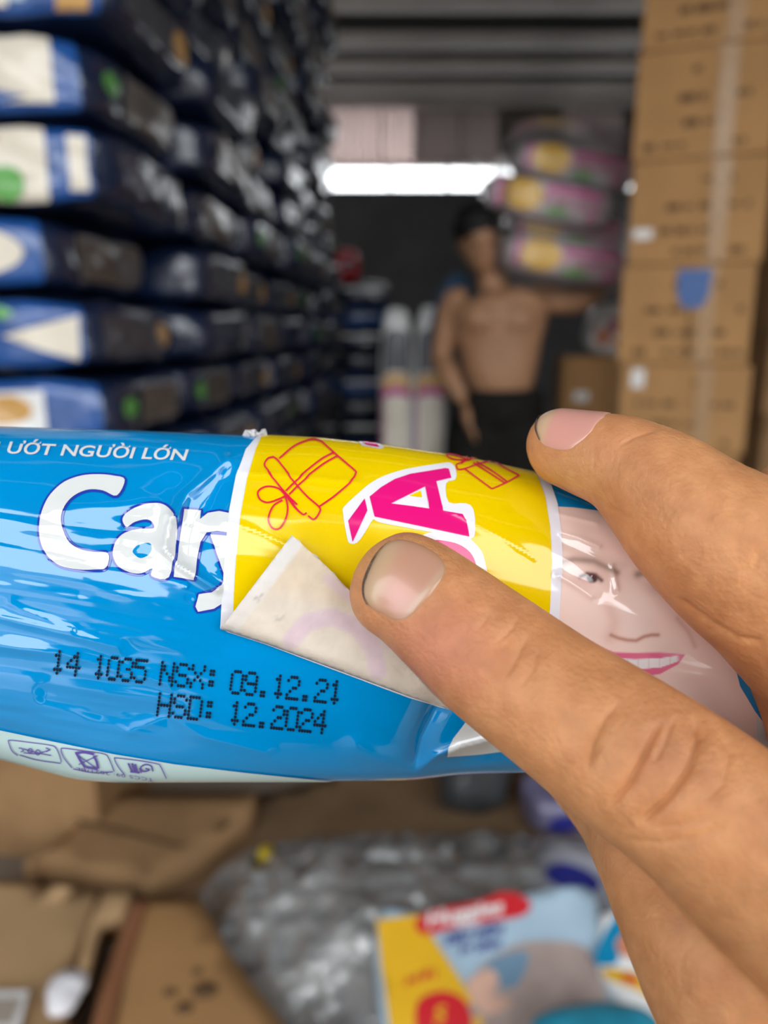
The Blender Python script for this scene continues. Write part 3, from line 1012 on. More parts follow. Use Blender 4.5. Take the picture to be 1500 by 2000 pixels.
index = Tube([(700, 1112, 0.1135, 205, 0.80), (745, 1132, 0.1120, 212, 0.80), (800, 1152, 0.1108, 222, 0.80), (870, 1205, 0.1090, 240, 0.84), (950, 1272, 0.1068, 262, 0.88), (1070, 1362, 0.1034, 280, 0.90),
              (1160, 1425, 0.1008, 300, 0.92), (1240, 1482, 0.0986, 318, 0.93), (1330, 1545, 0.0968, 330, 0.93), (1430, 1625, 0.0950, 352, 0.93), (1600, 1760, 0.0930, 410, 0.95), (1790, 1890, 0.0930, 450, 0.95)],
             (-0.16, 0.36, 1.0), cap0=0.85, square=2.1)
thumb = Tube([(1028, 862, 0.1245, 132, 1.0), (1050, 864, 0.1240, 134, 1.0), (1090, 872, 0.1228, 146, 1.0), (1150, 888, 0.1200, 168, 1.0), (1215, 908, 0.1172, 196, 1.0), (1285, 955, 0.1145, 242, 1.0), (1360, 1022, 0.1120, 288, 1.0),
              (1450, 1092, 0.1100, 330, 1.0), (1560, 1170, 0.1090, 370, 1.0), (1760, 1350, 0.1100, 440, 1.0), (1960, 1560, 0.1130, 480, 1.0)],
             (-0.10, 1.0, 0.62), cap0=0.9)
middle = Tube([(1080, 1420, 0.158, 150, 1.0), (1150, 1500, 0.148, 180, 1.0), (1220, 1575, 0.132, 205, 1.0), (1285, 1660, 0.1125, 250, 1.0), (1340, 1760, 0.104, 285, 1.0), (1412, 1890, 0.1000, 330, 1.0), (1492, 2030, 0.0985, 360, 1.0), (1620, 2260, 0.097, 420, 1.0)],
              (-0.5, 0.1, 1.0))
ring = Tube([(1200, 1430, 0.172, 140, 1.0), (1280, 1530, 0.166, 150, 1.0), (1360, 1660, 0.150, 170, 1.0), (1440, 1800, 0.125, 220, 1.0), (1500, 2050, 0.112, 270, 1.0), (1580, 2460, 0.107, 330, 1.0)], (-0.5, 0.1, 1.0))
pinky = Tube([(1330, 1520, 0.180, 110, 1.0), (1400, 1640, 0.172, 120, 1.0), (1480, 1800, 0.155, 140, 1.0), (1560, 2050, 0.133, 190, 1.0), (1560, 2350, 0.122, 230, 1.0), (1620, 2620, 0.119, 270, 1.0)], (-0.5, 0.1, 1.0))
web = Tube([(1490, 1268, 0.119, 110, 1.0), (1565, 1372, 0.118, 165, 1.0), (1650, 1480, 0.114, 300, 1.0), (1760, 1620, 0.110, 420, 1.0), (1870, 1750, 0.106, 460, 1.0)], (0, 0, 1.0))
web2 = Tube([(1580, 1250, 0.116, 130, 1.0), (1650, 1350, 0.113, 180, 1.0), (1720, 1540, 0.104, 240, 1.0), (1740, 1750, 0.098, 400, 1.0)], (0, 0, 1.0))
palm1 = Tube([(1760, 1860, 0.098, 520, 1.0), (2050, 2050, 0.105, 560, 0.9), (2500, 2450, 0.118, 620, 0.8)], (0, 0, 1.0))
palm2 = Tube([(1640, 2280, 0.101, 480, 1.0), (1950, 2350, 0.109, 540, 0.9), (2500, 2550, 0.120, 640, 0.8)], (0, 0, 1.0))
palm3 = Tube([(1600, 2540, 0.112, 420, 1.0), (1950, 2580, 0.115, 480, 0.9), (2500, 2650, 0.122, 600, 0.8)], (0, 0, 1.0))
thenar = Tube([(1940, 1540, 0.113, 470, 1.0), (2150, 1900, 0.118, 520, 1.0), (2480, 2350, 0.122, 540, 0.9)], (0, 0, 1.0))
arm = Tube([(2350, 2420, 0.118, 660, 0.8), (2700, 2750, 0.126, 680, 0.8), (3100, 3050, 0.140, 700, 0.85), (3700, 3400, 0.170, 740, 0.95), (4300, 3700, 0.215, 760, 1.0)], (0, 0, 1.0), cap1=0.15)
valley = Tube([(1290, 1660, 0.1085, 120, 1.0), (1390, 1760, 0.1035, 170, 1.0), (1520, 1890, 0.1000, 240, 1.0), (1700, 2020, 0.099, 320, 1.0)], (0, 0, 1.0))
knuckle = Tube([(1470, 955, 0.134, 80, 1.0), (1530, 968, 0.131, 140, 1.0), (1640, 1070, 0.125, 240, 1.0), (1760, 1260, 0.118, 320, 1.0)], (0, 1.0, 0.3))
co, no, faces = union_mesh([t.mesh() for t in (index, thumb, middle, ring, pinky, web, web2, valley, palm1, palm2, palm3, thenar, arm, knuckle)], 0.00062, 7)

# finer mesh where the back of the fingers shows its creases
PXV = to_px(co)
vis = ((no @ FWD) < -0.05) & (PXV[:, 0] > 660) & (PXV[:, 0] < 1560) & (PXV[:, 1] > 760) & (PXV[:, 1] < 2060) & (PXV[:, 2] < 0.13)
me = bpy.data.meshes.new('tmp_fine'); me.from_pydata(co.tolist(), [], faces)
bm = bmesh.new(); bm.from_mesh(me); bm.verts.ensure_lookup_table()
for rnd in range(2):
    es = [e for e in bm.edges if e.verts[0].index < len(vis) and e.verts[1].index < len(vis) and vis[e.verts[0].index] and vis[e.verts[1].index]] if rnd == 0 else [e for e in new if isinstance(e, bmesh.types.BMEdge) and e.is_valid]
    res = bmesh.ops.subdivide_edges(bm, edges=es, cuts=1, use_grid_fill=True)
    new = res['geom']
    fv = set(v for e in new if isinstance(e, bmesh.types.BMEdge) for v in e.verts)
    for it in range(3):
        bmesh.ops.smooth_vert(bm, verts=list(fv), factor=0.5, use_axis_x=True, use_axis_y=True, use_axis_z=True)
bm.normal_update()
bm.verts.index_update()
co = np.array([tuple(v.co) for v in bm.verts]); no = np.array([tuple(v.normal) for v in bm.verts])
faces = [tuple(v.index for v in f.verts) for f in bm.faces]
bm.free(); bpy.data.meshes.remove(me)
PXV = to_px(co)
front = smooth01(-(no @ FWD) / 0.35)
x, y, dz = PXV[:, 0], PXV[:, 1], PXV[:, 2]
# which visible piece: index region / thumb region
HC = [  # creases on the back of the index finger and thumb: polyline, width px, depth m
    ([(1212, 1368), (1180, 1405), (1158, 1450), (1146, 1510)], 7, 0.00042), ([(1296, 1398), (1262, 1468), (1228, 1534), (1184, 1582)], 8, 0.00075),
    ([(1322, 1392), (1300, 1450), (1275, 1500)], 7, 0.00040),
    ([(1352, 1392), (1368, 1440), (1350, 1500), (1312, 1555), (1268, 1595), (1240, 1612)], 8, 0.00085), ([(1405, 1425), (1428, 1470), (1412, 1530), (1372, 1575)], 9, 0.00035),
    ([(1240, 1360), (1225, 1385)], 7, 0.0003), ([(1260, 1620), (1330, 1612), (1400, 1590)], 9, 0.00025), ([(1200, 1640), (1290, 1648), (1370, 1636), (1420, 1610)], 10, 0.0003),
    ([(1120, 1600), (1150, 1630), (1180, 1655)], 8, 0.0004),
    ([(1020, 1190), (1002, 1225), (965, 1262)], 7, 0.00028), ([(1035, 1230), (1010, 1285), (980, 1335)], 8, 0.0003), ([(1055, 1250), (1040, 1310), (1010, 1350)], 8, 0.0002), ([(960, 1180), (950, 1210), (925, 1240)], 8, 0.00018),
    ([(1205, 885), (1212, 868), (1240, 851), (1292, 835)], 5, 0.00022), ([(1195, 905), (1205, 880)], 7, 0.00015),
    ([(1180, 985), (1205, 1000), (1235, 1018)], 7, 0.0003),
    ([(1310, 1160), (1390, 1222), (1440, 1248), (1500, 1258)], 10, 0.0005), ([(1440, 1130), (1470, 1110), (1500, 1060)], 14, 0.0004),
]
disp = np.zeros(len(co))
for pts, w, amp in HC:
    q = poly_dist(x, y, pts) / w
    e0 = np.hypot(x - pts[0][0], y - pts[0][1]); e1 = np.hypot(x - pts[-1][0], y - pts[-1][1])
    tp = smooth01(e0 / 38 + 0.1) * smooth01(e1 / 38 + 0.1)
    disp -= tp * amp * (0.55 * np.exp(-(q / 1.9) ** 2) + 0.6 * np.exp(-(q * 1.5) ** 2))
disp *= (dz < 0.128)
# groove around the nails
disp *= front
disp += 0.00022 * vnoise(x / 60, y / 60, 11) * front + 0.00007 * vnoise(x / 9, y / 9, 12) * front
# fine lines across the finger
ax = np.array([0.80, 0.60])
along = x * ax[0] + y * ax[1]; across = -x * ax[1] + y * ax[0]
kn = np.exp(-(((x - 1290) / 150) ** 2 + ((y - 1490) / 150) ** 2)) + 0.6 * np.exp(-(((x - 985) / 70) ** 2 + ((y - 1270) / 90) ** 2))
disp += 0.00012 * kn * vnoise(along / 20, across / 140, 13) * front
co2 = co + no * disp[:, None]

# pigment: tanned base, pinker round the fingertips and knuckle, with shade painted in below the index finger
base = np.array([0.66, 0.305, 0.132])
c = np.tile(base, (len(co), 1))


def mixcol(c, col, f):
    f = np.clip(f, 0, 1)[:, None]
    return c * (1 - f) + np.array(col) * f


c = mixcol(c, (0.62, 0.24, 0.14), 0.9 * np.exp(-(((x - 850) / 120) ** 2 + ((y - 1270) / 110) ** 2)))
c = mixcol(c, (0.53, 0.23, 0.11), 0.7 * np.exp(-(((x - 1300) / 90) ** 2 + ((y - 1470) / 90) ** 2)))
c = mixcol(c, (0.50, 0.23, 0.095), 0.6 * smooth01((y - 1600) / 250) * smooth01((x - 1100) / 100))  # shade under the index finger put into the skin colour
c = mixcol(c, (0.66, 0.36, 0.15), 0.7 * np.exp(-(((x - 1110) / 80) ** 2 + ((y - 925) / 50) ** 2)))
c = mixcol(c, (0.62, 0.27, 0.13), 0.6 * np.exp(-(((x - 1200) / 90) ** 2 + ((y - 860) / 50) ** 2)))
c *= (1 + 0.10 * vnoise(x / 70, y / 70, 17) + 0.08 * vnoise(x / 22, y / 22, 18))[:, None]
hand_base = W([[2400, 2500, 0.12]])[0]
hand = mesh_obj('hand', co2, faces, M_skin, world=True, colors=np.clip(c, 0, 1), origin=hand_base)
tag(hand, 'tanned hand gripping the blue pack, index fingertip pressed on the yellow sticker', 'hand')


def nail(tube, s0, s1, half, dorsal_off, colf, lift=0.00022, nm='fingernail', power=2.6, skew=0.0, tipflat=0.0):
    """plate lying on the tube: s0 free edge .. s1 cuticle"""
    ns, nf = 34, 34
    V, C, Fc = [], [], []
    A = np.linspace(0, 1, ns)
    for i, a in enumerate(A):
        s = s0 + (s1 - s0) * a
        # outline: rounded free edge, round cuticle
        e = abs(2 * a - 1)
        wd = half * (max(1 - e ** power, 0.0)) ** (1 / power)
        if a < 0.5:
            wd = half * (max(1 - e ** (power * 1.5), 0)) ** (1 / power)
        bb = np.linspace(-1, 1, nf)
        phi = dorsal_off + wd * bb
        edge = np.minimum(1 - np.abs(bb), min(a, 1 - a) * 2.2)
        off = lift * np.sqrt(np.clip(edge / 0.25, 0, 1)) - 0.00005
        sk = skew * (bb * wd)
        V.append(tube.point(np.clip(s + sk, 0, tube.L), phi, off)); C.append(colf(np.full(nf, a), bb * wd / half))
    V = np.vstack(V); C = np.vstack(C)
    for i in range(ns - 1):
        for j in range(nf - 1):
            Fc.append((i * nf + j, i * nf + j + 1, (i + 1) * nf + j + 1, (i + 1) * nf + j))
    o = mesh_obj(nm, V, Fc, M_nail, hand, world=True, colors=np.clip(C, 0, 1))
    return o


def col_index(a, b):
    c = np.tile(np.array([0.54, 0.285, 0.19]), (len(a), 1))
    c = mixcol(c, (0.57, 0.37, 0.23), smooth01((0.42 - a) / 0.25))
    c = mixcol(c, (0.63, 0.30, 0.235), np.exp(-(((a - 0.6) / 0.25) ** 2 + ((b - 0.4) / 0.4) ** 2)))
    c = mixcol(c, (0.56, 0.36, 0.26), smooth01((a - 0.8) / 0.15))
    c = mixcol(c, (0.54, 0.28, 0.16), smooth01((np.abs(b) - 0.72) / 0.28))
    c = mixcol(c, (0.52, 0.27, 0.15), smooth01((a - 0.88) / 0.12))
    c = mixcol(c, (0.42, 0.28, 0.19), 0.8 * smooth01((0.10 - a) / 0.08))
    return c


def col_thumb(a, b):
    c = np.tile(np.array([0.71, 0.34, 0.275]), (len(a), 1))
    c = mixcol(c, (0.72, 0.47, 0.30), smooth01((0.33 - a) / 0.16))
    return c


ni = nail(index, 0.0034, 0.0125, 0.75, 0.0, col_index)
ni['label'] = 'index fingernail with a dark dirty rim'
nt_ = nail(thumb, 0.0013, 0.0122, 1.12, 0.0, col_thumb)
nt_['label'] = 'pink thumbnail'


def rim(tube, s0, s1, half, wid, parent, power=2.6, span=(-0.9, 0.9), lift=0.00042):
    bb = np.linspace(span[0], span[1], 60)
    V, Fc = [], []
    rr = random.Random(5)
    for b in bb:
        e = min(abs(b), 0.999)
        a = 0.5 * (1 - (1 - e ** power) ** (1 / (power * 1.5)))
        s = s0 + (s1 - s0) * a
        k = wid * (0.6 + 0.8 * rr.random()) * (1 - 0.5 * e)
        V += [tube.point(np.array([s - 0.00010]), np.array([half * b]), lift * 0.5)[0], tube.point(np.array([s + k]), np.array([half * b * 0.985]), lift)[0]]
    for i in range(len(bb) - 1):
        Fc.append((2 * i, 2 * i + 1, 2 * i + 3, 2 * i + 2))
    o = mesh_obj('dirt_rim', V, Fc, M_dirt, parent, world=True)
    return o


rim(index, 0.0034, 0.0125, 0.75, 0.00022, ni, span=(-0.86, 0.9), lift=0.0003)
rim(thumb, 0.0013, 0.0122, 1.12, 0.00012, nt_)

# ================================================================== things standing in the hall
M_card = mat('corrugated_card', (0.47, 0.255, 0.105), 0.8, 0.2, var=0.14, vscale=5, bump=0.1, bscale=90, bdist=0.002)
M_card_d = mat('worn_card', (0.36, 0.21, 0.10), 0.85, 0.2, var=0.25, vscale=7, bump=0.15, bscale=60, bdist=0.003)
M_card_l = mat('pale_card', (0.52, 0.33, 0.17), 0.8, 0.2, var=0.12, vscale=6)
M_cardtape = mat('clear_parcel_tape', (0.47, 0.275, 0.13), 0.35, 0.4, coat=0.15, var=0.2, vscale=30, bump=0.5, bscale=25, bdist=0.004)
M_print = mat('carton_print', (0.13, 0.075, 0.04), 0.8, 0.1)
M_lab = mat('paper_label', (0.80, 0.78, 0.76), 0.6)
M_bluem = mat('blue_carton_mark', (0.05, 0.13, 0.36), 0.5)
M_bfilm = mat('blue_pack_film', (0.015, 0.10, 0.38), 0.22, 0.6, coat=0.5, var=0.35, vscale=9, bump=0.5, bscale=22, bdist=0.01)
M_nshade_film = mat('navy_shade_film', (0.010, 0.022, 0.070), 0.22, 0.6, coat=0.5, var=0.4, vscale=7, bump=0.6, bscale=18, bdist=0.012)  # blue film darkened so its colour carries the aisle-side shade
GP = dict(rough=0.3, spec=0.5, coat=0.3)
M_cream = mat('cream_print', (0.80, 0.72, 0.60), var=0.1, vscale=12, **GP)
M_whitep = mat('white_pack_print', (0.82, 0.82, 0.82), **GP)
M_brown = mat('brown_print', (0.42, 0.17, 0.09), var=0.3, vscale=18, **GP)
M_orange = mat('orange_print', (0.72, 0.40, 0.12), var=0.2, vscale=12, **GP)
M_peach = mat('peach_print', (0.66, 0.24, 0.13), var=0.2, vscale=15, **GP)
M_green = mat('green_print', (0.12, 0.38, 0.08), **GP)
M_taupe = mat('taupe_shade_print', (0.13, 0.10, 0.08), var=0.4, vscale=8, bump=0.4, bscale=20, bdist=0.01, **GP)  # side panel print darkened to stand for the aisle shade
M_grey = mat('grey_film_print', (0.08, 0.08, 0.10), var=0.4, vscale=8, **GP)
M_ltblue = mat('powder_blue_print', (0.42, 0.56, 0.68), var=0.15, vscale=10, **GP)
M_pyel = mat('amber_print', (0.82, 0.46, 0.02), var=0.1, vscale=10, **GP)
M_pred = mat('scarlet_print', (0.62, 0.02, 0.03), **GP)
M_pnavy = mat('indigo_print', (0.03, 0.035, 0.26), **GP)
M_pmag = mat('fuchsia_print', (0.52, 0.03, 0.22), **GP)
M_ppink = mat('pink_print', (0.45, 0.20, 0.28), var=0.2, vscale=8, **GP)
M_gpink = mat('greyish_pink_film', (0.50, 0.43, 0.45), var=0.2, vscale=8, **GP)
M_teal = mat('teal_print', (0.0, 0.22, 0.42), **GP)
M_black = mat('black_cloth', (0.012, 0.011, 0.010), 0.85, 0.2, var=0.3, vscale=20)
M_wrap = clear_film('bag_film', gloss=0.6, fres=2.6, milky=0.36, rough=0.10, bump=1.0, bscale=9, bdist=0.02)
M_wrap2 = clear_film('bale_film', gloss=0.0, fres=0.7, milky=0.04, rough=0.16, bump=0.8, bscale=14, bdist=0.02)


# ---- pillowy packs: a rounded block with printed panels lying on its faces
class Block:
    def __init__(self, size, n=5.0, wob=0.006, seed=1.0, freq=9.0):
        self.h = np.array(size) / 2; self.n = n; self.wob = wob; self.seed = seed; self.fq = freq

    def at(self, p, off=0.0):
        p = np.atleast_2d(np.asarray(p, float))
        q = p / np.maximum((np.abs(p) ** self.n).sum(1, keepdims=True) ** (1 / self.n), 1e-9)
        d = q / np.linalg.norm(q, axis=1, keepdims=True)
        X = q * self.h
        s, k = self.seed, self.fq
        w = self.wob * (vnoise(X[:, 0] * k + s, X[:, 1] * k + X[:, 2] * k * 1.7, s) + 0.6 * vnoise(X[:, 1] * k * 2.3, X[:, 2] * k * 2.6 + X[:, 0] * k * 2.0, s + 3))
        # thin seam ridge round the middle
        return X + d * (w * 2 + off)[:, None] + np.array([0, 0, self.h[2]])

    def body(self, name, m, parent, n=16):
        V, Fc = [], []
        g = np.linspace(-1, 1, n)
        idx = {}
        def vid(p):
            key = tuple(np.round(p, 6))
            if key not in idx:
                idx[key] = len(V); V.append(p)
            return idx[key]
        for ax in range(3):
            for sgn in (-1, 1):
                for i in range(n - 1):
                    for j in range(n - 1):
                        qs = []
                        for (a, b) in ((i, j), (i + 1, j), (i + 1, j + 1), (i, j + 1)):
                            p = np.zeros(3); p[ax] = sgn; p[(ax + 1) % 3] = g[a]; p[(ax + 2) % 3] = g[b]
                            qs.append(vid(p))
                        Fc.append(qs if sgn > 0 else qs[::-1])
        P = self.at(np.array(V), np.zeros(len(V)))
        return mesh_obj(name, P, Fc, m, parent)

    def panel(self, name, face, loop, m, parent, off=0.004, step=0.14, curve=True):
        """face: front(-y) right(+x) top(+z) left back; loop in -1..1 face coordinates"""
        L = catmull(loop, 4, True) if curve and len(loop) > 4 else densify(loop, 0.15)
        v2, tr = fill(shape(L), step)
        v2 = np.clip(v2, -0.985, 0.985)
        u, v = v2[:, 0], v2[:, 1]
        o = np.ones(len(u))
        P = {'front': (u, -o, v), 'right': (o, u, v), 'top': (u, v, o), 'left': (-o, -u, v), 'back': (-u, o, v)}[face]
        nrm = {'front': (0, -1, 0), 'right': (1, 0, 0), 'top': (0, 0, 1), 'left': (-1, 0, 0), 'back': (0, 1, 0)}[face]
        X = self.at(np.stack(P, 1), np.full(len(u), off))
        a, b, c = X[tr[:, 0]], X[tr[:, 1]], X[tr[:, 2]]
        fl = (np.cross(b - a, c - a) @ np.array(nrm)) < 0
        tr[fl] = tr[fl][:, ::-1]
        return mesh_obj(name, X, tr, m, parent)


def rect(u0, u1, v0, v1):
    return [(u0, v0), (u1, v0), (u1, v1), (u0, v1)]


def oval(cu, cv, ru, rv, n=10):
    return [(cu + ru * math.cos(t), cv + rv * math.sin(t)) for t in np.linspace(0, 2 * math.pi, n, endpoint=False)]


# ---- left stack: bales of diaper packs on a row of cartons, with an aisle side that runs away from the camera
LS_ANG = math.radians(-3.8)
BW, BL, BH = 0.50, 0.46, 0.142
ca_, sa_ = math.cos(LS_ANG), math.sin(LS_ANG)
LS0 = at_y(238, 600, 1.42)[:2]


def ls_pos(right_x, along):
    """right_x: offset of the bale's aisle side from the stack line; along: depth along the stack to its middle"""
    return (LS0[0] + (right_x - BW / 2) * ca_ - along * sa_, LS0[1] + (right_x - BW / 2) * sa_ + along * ca_)


def bale_root(seed, film_m, kind):
    r = empty('diaper_bale')
    bk = Block((BW, BL, BH - 0.011), 7.0, 0.008, seed)
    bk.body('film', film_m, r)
    side = [
        [('side_panel', rect(-0.55, 0.75, -0.62, 0.62), M_taupe), ('stripe', rect(0.80, 0.93, -0.6, 0.5), M_cream)],
        [('side_panel', rect(-0.80, 0.35, -0.55, 0.55), M_grey), ('picture', oval(0.55, 0.0, 0.2, 0.45), M_orange)],
        [('side_panel', rect(-0.35, 0.80, -0.6, 0.60), M_taupe), ('mark', oval(-0.60, 0.05, 0.14, 0.3), M_green)],
        [('side_panel', rect(-0.75, 0.75, -0.45, 0.55), M_nshade_film), ('picture', oval(0.70, -0.05, 0.12, 0.6), M_cream)],
    ][kind % 4]
    for nm, lp, m in side:
        bk.panel(nm, 'right', lp, m, r)
    return r, bk


front_art = {
    'a': [('panel', rect(-0.95, 0.30, -0.72, 0.80), M_cream, 0.004), ('portrait', oval(0.0, -0.35, 0.26, 0.42), M_brown, 0.006), ('portrait', oval(-0.35, 0.25, 0.12, 0.62), M_peach, 0.006), ('patch', rect(-0.18, 0.18, 0.1, 0.75), M_whitep, 0.007),
          ('patch', oval(-0.75, 0.35, 0.18, 0.4), M_green, 0.006), ('lettering', rect(0.30, 0.42, -0.6, 0.7), M_ltblue, 0.005), ('stripe', rect(0.62, 0.86, -0.85, 0.85), M_orange, 0.004)],
    'b': [('panel', rect(-0.95, 0.74, -0.70, 0.80), M_cream, 0.004), ('fold', [(0.1, -0.9), (0.55, -0.55), (0.2, -0.3), (-0.3, -0.6)], M_bfilm, 0.006)],
    'c': [('panel', rect(-0.95, 0.60, -0.90, 0.85), M_cream, 0.004), ('portrait', oval(-0.05, 0.62, 0.32, 0.28), M_peach, 0.006), ('patch', rect(-0.45, -0.1, -0.9, 0.35), M_whitep, 0.006), ('lettering', rect(-0.08, 0.06, -0.85, 0.3), M_ltblue, 0.007),
          ('patch', oval(0.30, -0.45, 0.13, 0.4), M_green, 0.007), ('stripe', rect(0.76, 0.92, -0.7, 0.7), M_cream, 0.004)],
    'd': [('panel', oval(0.10, 0.0, 0.70, 0.75), M_cream, 0.004)],
    'e': [('patch', oval(-0.10, 0.55, 0.5, 0.30), M_green, 0.004), ('panel', [(0.30, -0.05), (0.92, 0.55), (0.90, -0.80)], M_cream, 0.004), ('lettering', rect(-0.5, 0.1, -0.55, -0.2), M_ltblue, 0.005), ('patch', rect(-0.6, 0.15, -0.1, 0.15), M_whitep, 0.005)],
    'f': [('panel', rect(-0.6, 0.5, -0.6, 0.6), M_whitep, 0.004), ('patch', oval(0.2, 0.1, 0.2, 0.4), M_orange, 0.006)],
}
front_words = {'a': 'with a brown baby picture and an orange end stripe', 'b': 'with a broad plain cream panel', 'c': 'with an orange head and green patch on cream',
               'd': 'with a round cream medallion', 'e': 'with a white wedge and a green patch', 'f': 'with a small white panel and orange spot'}
Z0 = 0.42
n_rows = 18
# aisle-side offsets of the nearest bales, bottom row first (metres from the stack line)
near_art = {4: 'f', 5: 'e', 6: 'd', 7: 'c', 8: 'b', 9: 'a', 10: 'f', 11: 'b'}
near_off = {4: -0.03, 5: -0.05, 6: -0.12, 7: -0.01, 8: -0.02, 9: 0.03, 10: 0.07, 11: 0.03}
rr = random.Random(11)
front_roots = {}
for key, art in front_art.items():
    r, bk = bale_root(2.0 + ord(key) % 7, M_nshade_film, ord(key))
    bk.panel('front_field', 'front', rect(-0.97, 0.97, -0.93, 0.93), M_bfilm, r, 0.002, curve=False)  # brighter blue on the lit front only; body film keeps the shade tone
    for nm, lp, m, off in art:
        bk.panel(nm, 'front', lp, m, r, off)
    tag(r, 'blue bale ' + front_words[key] + ' in the tall stack', 'diaper bale', 'bales at the front of the tall blue stack')
    front_roots[key] = [r, False]
deep = []
for k in range(4):
    r, bk = bale_root(5.0 + k * 1.7, M_nshade_film, k)
    tag(r, 'shade-toned blue bale with ' + ['a taupe panel and cream stripe', 'a grey panel and orange oval', 'a taupe panel and green spot', 'a cream oval near its end'][k] + ' on the shaded aisle side', 'diaper bale', 'bales along the shaded side of the tall blue stack')
    deep.append([r, False])


def put(slot, loc, rz):
    if not slot[1]:
        slot[1] = True
        slot[0].location = loc; slot[0].rotation_euler = (0, 0, rz)
        return slot[0]
    return dup(slot[0], loc, rz)


keys = 'bfdcae'
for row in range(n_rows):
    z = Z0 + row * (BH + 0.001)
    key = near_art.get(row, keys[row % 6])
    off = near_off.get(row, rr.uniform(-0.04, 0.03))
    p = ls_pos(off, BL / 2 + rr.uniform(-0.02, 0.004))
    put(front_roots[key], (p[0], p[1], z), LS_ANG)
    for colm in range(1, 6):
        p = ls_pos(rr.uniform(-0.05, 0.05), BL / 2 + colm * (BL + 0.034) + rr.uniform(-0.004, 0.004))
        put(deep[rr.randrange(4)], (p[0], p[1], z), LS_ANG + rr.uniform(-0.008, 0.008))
# cartons that carry the stack


def carton(name, size, m, loc, rz, tape=True, label=None, group=None, prints=0, top_tape=True):
    r = empty(name, loc, rz)
    bevel_box('box', size, m, r, loc=(0, 0, size[2] / 2), bevel=0.006)
    if tape:
        slab_ = bevel_box('tape', (0.05, 0.002, size[2] * 0.98), M_cardtape, r, loc=(size[0] * 0.16, -size[1] / 2 - 0.0015, size[2] / 2), bevel=0)
    if top_tape:
        bevel_box('tape', (0.05, size[1] * 0.98, 0.002), M_cardtape, r, loc=(size[0] * 0.06, 0, size[2] + 0.0015), bevel=0)
        bevel_box('flap_seam', (0.004, size[1] * 0.99, 0.001), M_print, r, loc=(size[0] * 0.06 - 0.03, 0, size[2] + 0.0008), bevel=0)
    rp = random.Random(prints)
    if prints:
        rows = [(0.80, 0.30, 3), (0.55, 0.75, 7), (0.32, 0.6, 5), (0.12, 0.85, 9)]
        for rowz, span, nw in rows:
            x = -span * size[0] / 2 + rp.uniform(0, 0.03)
            for w_ in range(nw):
                wl = rp.uniform(0.012, 0.05)
                if x + wl > size[0] * 0.46: break
                if rp.random() < 0.75:
                    bevel_box('print_word', (wl, 0.001, rp.uniform(0.012, 0.022)), M_print, r, loc=(x + wl / 2, -size[1] / 2 - 0.0008, size[2] * rowz), bevel=0)
                x += wl + rp.uniform(0.006, 0.02)
    tag(r, label, 'carton', group)
    return r


for i in range(6):
    p = ls_pos(-0.20, 0.36 + i * 0.475)
    carton('carton', (0.50, 0.45, Z0 - 0.004), M_card_d, (p[0], p[1], 0), LS_ANG, tape=False, top_tape=False, label='brown carton in the row that carries the tall blue stack', group='cartons under the blue stack')

# ---- right stack of cartons
RS = at_y(1368, 700, 2.45)
RS_ANG = math.atan2(-RS[0], RS[1]) * 0.95
CW, CD = 0.385, 0.32
zs = [0.0, 0.2775, 0.555, 0.8325, 1.11, 1.412, 1.714, 2.016, 2.318, 2.62]
words = ['lowest carton of the tall brown stack, standing on the floor', 'second carton up in the tall brown stack', 'third carton up in the tall brown stack', 'brown carton with a paper label, below the blue marked one in the tall stack',
         'brown carton with a blue shield mark and a dark streak', 'brown carton with a white sticker, resting on the blue marked carton', 'plain printed carton, second above the blue marked one', 'taped brown carton, third above the blue marked one', 'taped brown carton, topmost of the tall stack']
for i in range(9):
    jit = rr.uniform(-0.006, 0.006)
    c_ = carton('carton', (CW, CD, zs[i + 1] - zs[i] - 0.003), M_card, (RS[0] + jit + 0.012 * (i % 2), RS[1] + 0.16, zs[i]), RS_ANG + rr.uniform(-0.01, 0.01), tape=True, label=words[i], group='tall stack of brown cartons', prints=20 + i)
    y_ = -CD / 2 - 0.002
    hh_ = zs[i + 1] - zs[i]
    if i == 4:
        V, Fc = [], []
        L = [(-0.050, 0.29), (0.055, 0.29), (0.048, 0.21), (0.03, 0.175), (-0.025, 0.175), (-0.045, 0.21)]
        L = [(x_ * 0.95 + 0.018, z_ - 0.006) for x_, z_ in L]
        n = len(L)
        V = [(x_, y_ - 0.003, z_) for x_, z_ in L] + [(x_, y_ - 0.001, z_) for x_, z_ in L]
        Fc = [tuple(range(n))[::-1], tuple(range(n, 2 * n))] + [(j, (j + 1) % n, n + (j + 1) % n, n + j) for j in range(n)]
        mesh_obj('shield_mark', V, Fc, M_bluem, c_, smooth=False)
        bevel_box('drip_mark', (0.007, 0.0015, 0.15), M_print, c_, loc=(0.015, y_, 0.09), bevel=0)
    if i == 5:
        bevel_box('sticker', (0.055, 0.0015, 0.03), M_lab, c_, loc=(-0.15, y_, 0.09), bevel=0)
    if i == 3:
        bevel_box('sticker', (0.04, 0.0015, 0.06), M_lab, c_, loc=(-0.14, y_, 0.23), bevel=0)
# darker stack beside it, further back
for i in range(9):
    b = RS + np.array([0.62, 0.62, 0])
    carton('carton', (0.45, 0.40, 0.30), M_card_d, (b[0], b[1], i * 0.303), 0.1 + rr.uniform(-0.02, 0.02), label='shaded brown carton in the stack behind the tall carton stack', group='shaded cartons behind')
